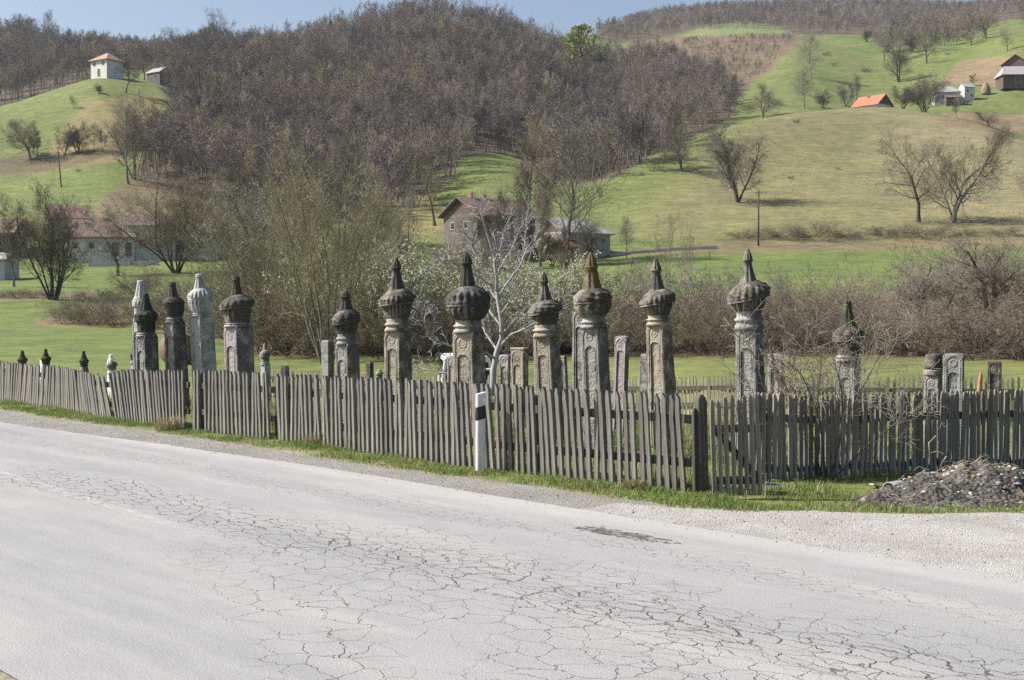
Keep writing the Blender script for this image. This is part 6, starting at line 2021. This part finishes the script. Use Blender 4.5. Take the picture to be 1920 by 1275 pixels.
# the two buildings in the middle
house('barn_house', 'brown-gabled barn house with a patched red roof in the middle of the valley', 918, 196, 11.5, 9.0, 6.3, 2.5, R(38), WALL_D, OLD_TILE, gable=PLANK, over=0.8, wins=(('l', -2.0, 4.0, 1.0, 1.0), ('l', 1.6, 4.0, 1.0, 1.0), ('f', 2.0, 3.6, 0.9, 1.0), ('f', -2.5, 3.6, 0.9, 1.0)), chim=((-3.5, 0.3, 1.0), (-0.8, 0.3, 0.9)), doors=(('f', 0, 0, 1.2, 2.1),), cat='barn', z0=0.2)
house('low_house', 'low house with a half-hipped grey roof right of the brown barn house', 1076, 194, 9.0, 7.0, 3.3, 2.0, R(32), WALL_G, GREY_TILE, hip=(0, 2.6), gable=PLANK, over=0.6, wins=(('f', 1.2, 1.7, 0.7, 0.7), ('f', 3.2, 1.7, 0.6, 0.7), ('r', -1.0, 1.6, 0.7, 0.7)), doors=(('f', -2.6, 0, 1.2, 2.0),), z0=0.4)
# hill farm on the right
house('small_barn', 'small barn with bright orange-red roof peeking over the round hill', 1632, 428, 9.5, 8.5, 2.6, 3.4, R(-50), WALL_W, RED_TILE, gable=PLANK, over=0.7, chim=((-1.0, -1.0, 0.8),), cat='barn', wins=(('f', -2.5, 1.0, 0.9, 0.9),), z0=-0.5)
house('hill_house', 'grey-roofed hill house beside the dense brownish tree', 1768, hit(1768, 196, 396, 560).y, 8.5, 7.0, 3.6, 2.2, R(-8), WALL_B, GREY_TILE, over=0.5, wins=(('f', -1.5, 1.4, 0.9, 1.0), ('f', 1.6, 1.4, 0.9, 1.0)), hip=(2.0, 2.0))
house('hill_shed', 'low reddish-roofed shed in front of the grey-roofed hill house', 1782, hit(1782, 199, 396, 560).y, 5.5, 4.0, 2.4, 0.8, R(-6), PLANK, OLD_TILE, over=0.3, doors=(('f', 0.6, 0, 1.0, 1.9),), cat='shed')
house('white_cottage', 'tiny white hill cottage between the grey-roofed house and the haystack', 1806, hit(1806, 190, 396, 560).y, 4.2, 4.5, 4.3, 1.4, R(14), WALL_W, GREY_TILE, over=0.3, wins=(('f', -0.8, 2.6, 0.7, 0.8), ('f', 0.8, 0.9, 0.7, 0.8)))
house('long_barn', 'long grey-roofed timber barn at the right picture edge', 1912, hit(1905, 168, 380, 600).y, 17.0, 8.0, 3.4, 3.2, R(-3), PLANK, GREY_TILE, gable=PLANK, over=0.7, doors=(('f', -3.0, 0, 2.0, 2.4),), cat='barn', wins=(('f', 2.0, 1.2, 0.9, 0.8),), hip=(1.5, 0), z0=1.3)
house('red_barn', 'barn with a red gable roof standing behind the long grey-roofed barn', 1900, hit(1900, 155, 380, 640).y, 8.0, 9.0, 5.0, 3.2, R(62), PLANK, RED_TILE, gable=PLANK, over=0.7, cat='barn', wins=(('f', 1.0, 2.0, 0.9, 0.8),), z0=1.0)
house('lean_to', 'small red-roofed lean-to before the front of the low grey-roofed house', 1062, 188, 3.4, 2.6, 1.9, 0.7, R(32), PLANK, RED_TILE, over=0.25, doors=(('f', 0.4, 0, 1.0, 1.7),), cat='shed', z0=0.3)
# haystack
p = hit(1843, 180, 385, 600)
b = MB(); b.lathe([(0, -0.2), (1.5, -0.2), (1.7, 0.6), (1.6, 2.0), (1.15, 3.3), (0.55, 4.3), (0.12, 4.8), (0, 5.0)], 24, fn=lambda a_, i, r_, z_: (0.12 * fbm(a_ * 3, z_ * 2, 3), 0 * r_))
o = b.build('haystack', flat_mat('haystack_straw', (0.24, 0.185, 0.12), 0.9, 0.1, 0.3, 3), smooth=True); o.location = p
tag(o, 'conical brown haystack left of the long grey-roofed barn', 'haystack')

# white garden fence by the village house
FENW = flat_mat('white_fence_paint', (0.66, 0.68, 0.70), 0.7, 0.2, 0.05)
pa, pb = ground(168, 185), ground(300, 186)
dv_ = (pb - pa); lf = math.hypot(dv_.x, dv_.y)
root = thing('garden_fence', 'long low white garden fence in front of the village houses', 'fence', pa, math.atan2(dv_.y, dv_.x))
npan = 7
for i in range(npan):
    x0 = lf / npan * i; x1 = lf / npan * (i + 1)
    zi = dv_.z * (i + 0.5) / npan
    b = MB(); b.box((x0 + 0.06, -0.03, zi + 0.08), (x1 - 0.06, 0.03, zi + 0.72)); b.build('panel', WALL_B, root)
    b = MB(); b.box((x0 + 0.06, -0.05, zi + 0.722), (x1 - 0.06, 0.05, zi + 0.80)); b.build('top_rail', FENW, root)
for i in range(npan + 1):
    b = MB(); b.box((lf / npan * i - 0.057, -0.07, dv_.z * i / npan - 0.3), (lf / npan * i + 0.057, 0.07, dv_.z * i / npan + 0.95)); b.build('post', FENW, root)
# low wall along the valley lane right of the low house
pa, pb = ground(1142, 192), ground(1345, 195)
pts = [ground(px, 192 + (px - 1142) * 0.015) for px in np.linspace(1142, 1345, 14)]
b = MB(); G = np.array([[(q.x, q.y - 0.12, q.z - 0.2), (q.x, q.y + 0.12, q.z - 0.2), (q.x, q.y + 0.12, q.z + 0.42), (q.x, q.y - 0.12, q.z + 0.42)] for q in pts])
b.grid(G, closed_u=True); b.add(G[0], [(0, 1, 2, 3)]); b.add(G[-1], [(3, 2, 1, 0)])
tag(b.build('lane_wall', flat_mat('pale_lane_wall', (0.42, 0.41, 0.40), 0.9, 0.1, 0.15, 1.0)), 'low pale wall along the lane right of the low grey-roofed house', 'wall')
# wire fence posts on the meadow behind the low wall
root = thing('wire_fence', 'thin wire fence with dark posts on the meadow below the lane wall', 'fence', ground(1160, 172))
fp = [ground(px, Y) for px, Y in [(1160, 172), (1185, 172.5), (1212, 173), (1240, 173), (1268, 173.5), (1298, 174), (1330, 174)]]
for q in fp:
    b = MB(); b.lathe([(0, -0.3), (0.06, -0.3), (0.055, 1.2), (0, 1.22)], 7); o = b.build('post', WOOD_POST, root); o.location = q - fp[0]
for hgt in (0.55, 1.05):
    b = MB(); b.tubes(np.array([[q - fp[0] + Vector((0, -0.06, hgt)) for q in fp]]), np.full((1, len(fp)), 0.012), 4); b.build('wire', WOOD_POST, root)

# utility poles and wires
POLE = flat_mat('pole_wood', (0.10, 0.085, 0.07), 0.9, 0.1, 0.25, 4)


def pole(px, Y, ytop, label, lean=0.0, arm=True):
    p = ground(px, Y)
    H_ = CH + (565 - ytop) / F * Y - p.z
    root = thing('utility_pole', label, 'utility pole', p, 0.3)
    root.rotation_euler = (0, lean, 0.3)
    b = MB(); b.lathe([(0, -0.3), (0.15, -0.3), (0.13, H_ * 0.5), (0.10, H_), (0, H_ + 0.03)], 10); b.build('pole', POLE, root, smooth=True)
    if arm:
        b = MB(); b.box((-0.6, 0.105, H_ - 0.5), (0.6, 0.19, H_ - 0.4)); b.build('crossarm', POLE, root)
        for x_ in (-0.5, 0.5):
            b = MB(); b.lathe([(0, H_ - 0.398), (0.05, H_ - 0.398), (0.06, H_ - 0.32), (0.03, H_ - 0.24), (0, H_ - 0.23)], 8, cx=x_, cy=0.147); b.build('insulator', WALL_W, root)
    return p + Vector((0, 0, H_ - 0.35))


a_ = pole(1421, 198, 357, 'dark wooden utility pole at the foot of the round hill')
b_ = pole(118, 262, 283, 'leaning dark utility pole on the left green slope', lean=-0.08)
c_ = pole(495, 190, 352, 'dark broken pole among the trees left of the tall willow', lean=-0.06, arm=False)
d_ = ground(2050, 215) + Vector((0, 0, 8)); e_ = ground(900, 200) + Vector((0, 0, 10.2))
for (s_, e2, lab) in ((e_, a_, 'thin overhead wire running from the brown barn house to the pole at the round hill'), (a_, d_, 'thin overhead wire running right from the pole at the round hill')):
    q = np.linspace(0, 1, 24)[:, None]
    P = np.array(s_)[None] * (1 - q) + np.array(e2)[None] * q
    P[:, 2] -= 1.2 * 4 * q[:, 0] * (1 - q[:, 0])
    b = MB(); b.tubes(P[None], np.full((1, 24), 0.018), 4)
    tag(b.build('overhead_wire', flat_mat('wire_grey', (0.3, 0.3, 0.3)) if 'wire_grey' not in bpy.data.materials else bpy.data.materials['wire_grey']), lab, 'wire')

# ------------------------------------------------------------------ hero bare trees close by
gp = ground(924, 25.0)
LIMBS = [
 (0.105, 0.020, [(924, 742, 0), (925, 695, 0), (931, 662, 0), (941, 634, -.1), (940, 602, -.1), (933, 560, 0), (930, 520, .1), (926, 478, .1), (913, 436, 0), (903, 405, -.1)]),
 (0.048, 0.012, [(934, 655, 0), (956, 628, -.3), (984, 617, -.6), (1008, 602, -.8), (1026, 574, -.9), (1040, 560, -1)]),
 (0.042, 0.010, [(933, 560, 0), (950, 532, .3), (974, 503, .6), (985, 470, .8), (1002, 448, .9)]),
 (0.036, 0.010, [(930, 520, 0), (944, 492, -.2), (962, 464, -.5), (976, 428, -.6), (990, 402, -.6)]),
 (0.044, 0.010, [(928, 672, 0), (898, 652, -.4), (850, 652, -.9), (812, 636, -1.2), (794, 608, -1.3), (798, 586, -1.3)]),
 (0.036, 0.010, [(925, 692, 0), (884, 694, .4), (838, 702, .8), (790, 690, 1.0), (768, 694, 1.1)]),
 (0.038, 0.010, [(938, 610, 0), (917, 582, .3), (913, 540, .5), (905, 500, .5), (884, 462, .6)]),
 (0.032, 0.010, [(931, 545, 0), (900, 520, -.3), (868, 508, -.6), (842, 486, -.9), (826, 488, -1)]),
 (0.030, 0.010, [(927, 490, 0), (940, 462, .1), (946, 430, .3), (958, 404, .3)]),
 (0.034, 0.010, [(940, 628, 0), (966, 600, .5), (1000, 596, .9), (1018, 622, 1.1)]),
]
LP, LR = [], []
for r0, r1, pts in LIMBS:
    q = np.array([at(a_, b_, 25.0 + c_) - gp for a_, b_, c_ in pts])
    tq = np.linspace(0, len(q) - 1, 10)
    LP.append(np.stack([np.interp(tq, np.arange(len(q)), q[:, k]) for k in range(3)], -1))
    LR.append(np.linspace(r0 * 0.66, r1 * 0.7, 10))
W = make_tree('white_barked_tree', 101, BARK_PALE, TWIG_PALE, split=2, H=5.0, kids=(9, 6, 4), bole=0.22, first=(0.42, 0.3), ang=(48, 44, 42), ratio=(0.5, 0.55, 0.6), up=0.08, wander=0.16, twig_r=0.009, seg=(10, 6, 4), kid_r=0.5, init=(LP, LR))
W.location = gp
tag(W, 'small white-barked leafless tree among the middle gravestones', 'tree')
BSH = make_tree('garden_bush', 103, BARK_DARK, TWIG_GREY, split=1, H=2.2, stems=9, spread=0.75, kids=(8, 5, 4), bole=0.46, first=(0.55, 0.45), ang=(45, 45, 45), ratio=(0.55, 0.55, 0.5), base_r=0.0075, up=0.05, wander=0.17, twig_r=0.014, base_d=0.10, seg=(8, 5, 3), kid_r=0.55, lean=(-0.06, 0.0))
gp = ground(1548, 15.42); s = (CH + (565 - 548) / F * 15.42 - gp.z) / BSH['h']
BSH.location = (gp.x, gp.y, gp.z); BSH.scale = (s, s, s); BSH.rotation_euler = (0, 0, 0.4)
tag(BSH, 'thin leafless garden bush growing through the right fence before the mossy gravestone', 'bush')
# ------------------------------------------------------------------ unused prototypes
for key, o in PROTO.items():
    if key not in used_proto:
        for ch in list(o.children): bpy.data.objects.remove(ch)
        bpy.data.objects.remove(o)
for o in list(bpy.data.objects):
    if 'h' in o: del o['h']

# ------------------------------------------------------------------ light, sky, air
SUN_EL = R(43)
SUN_DIR = Vector((-0.99, 0.07, 0)).normalized()      # horizontal direction towards the sun
to_sun = Vector((SUN_DIR.x * math.cos(SUN_EL), SUN_DIR.y * math.cos(SUN_EL), math.sin(SUN_EL)))
sd = bpy.data.lights.new('sun', 'SUN'); sd.energy = 5.0; sd.angle = R(0.5); sd.color = (1.0, 0.955, 0.90)
so = bpy.data.objects.new('sun', sd); COL.objects.link(so)
so.rotation_euler = to_sun.to_track_quat('Z', 'Y').to_euler()
so.location = (-30, -10, 60)
w = bpy.data.worlds.new('World'); sc.world = w; w.use_nodes = True
nt = w.node_tree
bg = nt.nodes['Background']
sky = nt.nodes.new('ShaderNodeTexSky'); sky.sky_type = 'NISHITA'; sky.sun_disc = False
sky.sun_elevation = SUN_EL
sky.sun_rotation = math.atan2(SUN_DIR.x, SUN_DIR.y)
sky.altitude = 400; sky.air_density = 1.0; sky.dust_density = 4.0; sky.ozone_density = 1.5
nt.links.new(sky.outputs[0], bg.inputs['Color'])
bg.inputs['Strength'].default_value = 0.092

HAZE = True
if HAZE:
    hb = MB(); hb.box((-1500, -60, -6), (1500, 2000, 420))
    hm = bpy.data.materials.new('thin_haze'); hm.use_nodes = True
    ht = hm.node_tree
    for nd in list(ht.nodes):
        if nd.type != 'OUTPUT_MATERIAL': ht.nodes.remove(nd)
    pv = ht.nodes.new('ShaderNodeVolumePrincipled')
    pv.inputs['Color'].default_value = (0.80, 0.88, 1.0, 1)
    pv.inputs['Density'].default_value = 0.00008
    pv.inputs['Anisotropy'].default_value = 0.2
    ht.links.new(pv.outputs[0], [n for n in ht.nodes if n.type == 'OUTPUT_MATERIAL'][0].inputs['Volume'])
    ho = hb.build('haze', hm)
    ho['kind'] = 'stuff'; ho['label'] = 'thin blue haze in the valley air'; ho['category'] = 'haze'

sc.view_settings.view_transform = 'Standard'
sc.view_settings.look = 'None'
sc.view_settings.gamma = 1.0
sc.view_settings.use_curve_mapping = False
sc.view_settings.exposure = 0.72
sc.render.engine = 'CYCLES'
sc.cycles.max_bounces = 6
sc.cycles.diffuse_bounces = 3
sc.cycles.transparent_max_bounces = 8
sc.cycles.volume_bounces = 0
sc.cycles.use_denoising = False
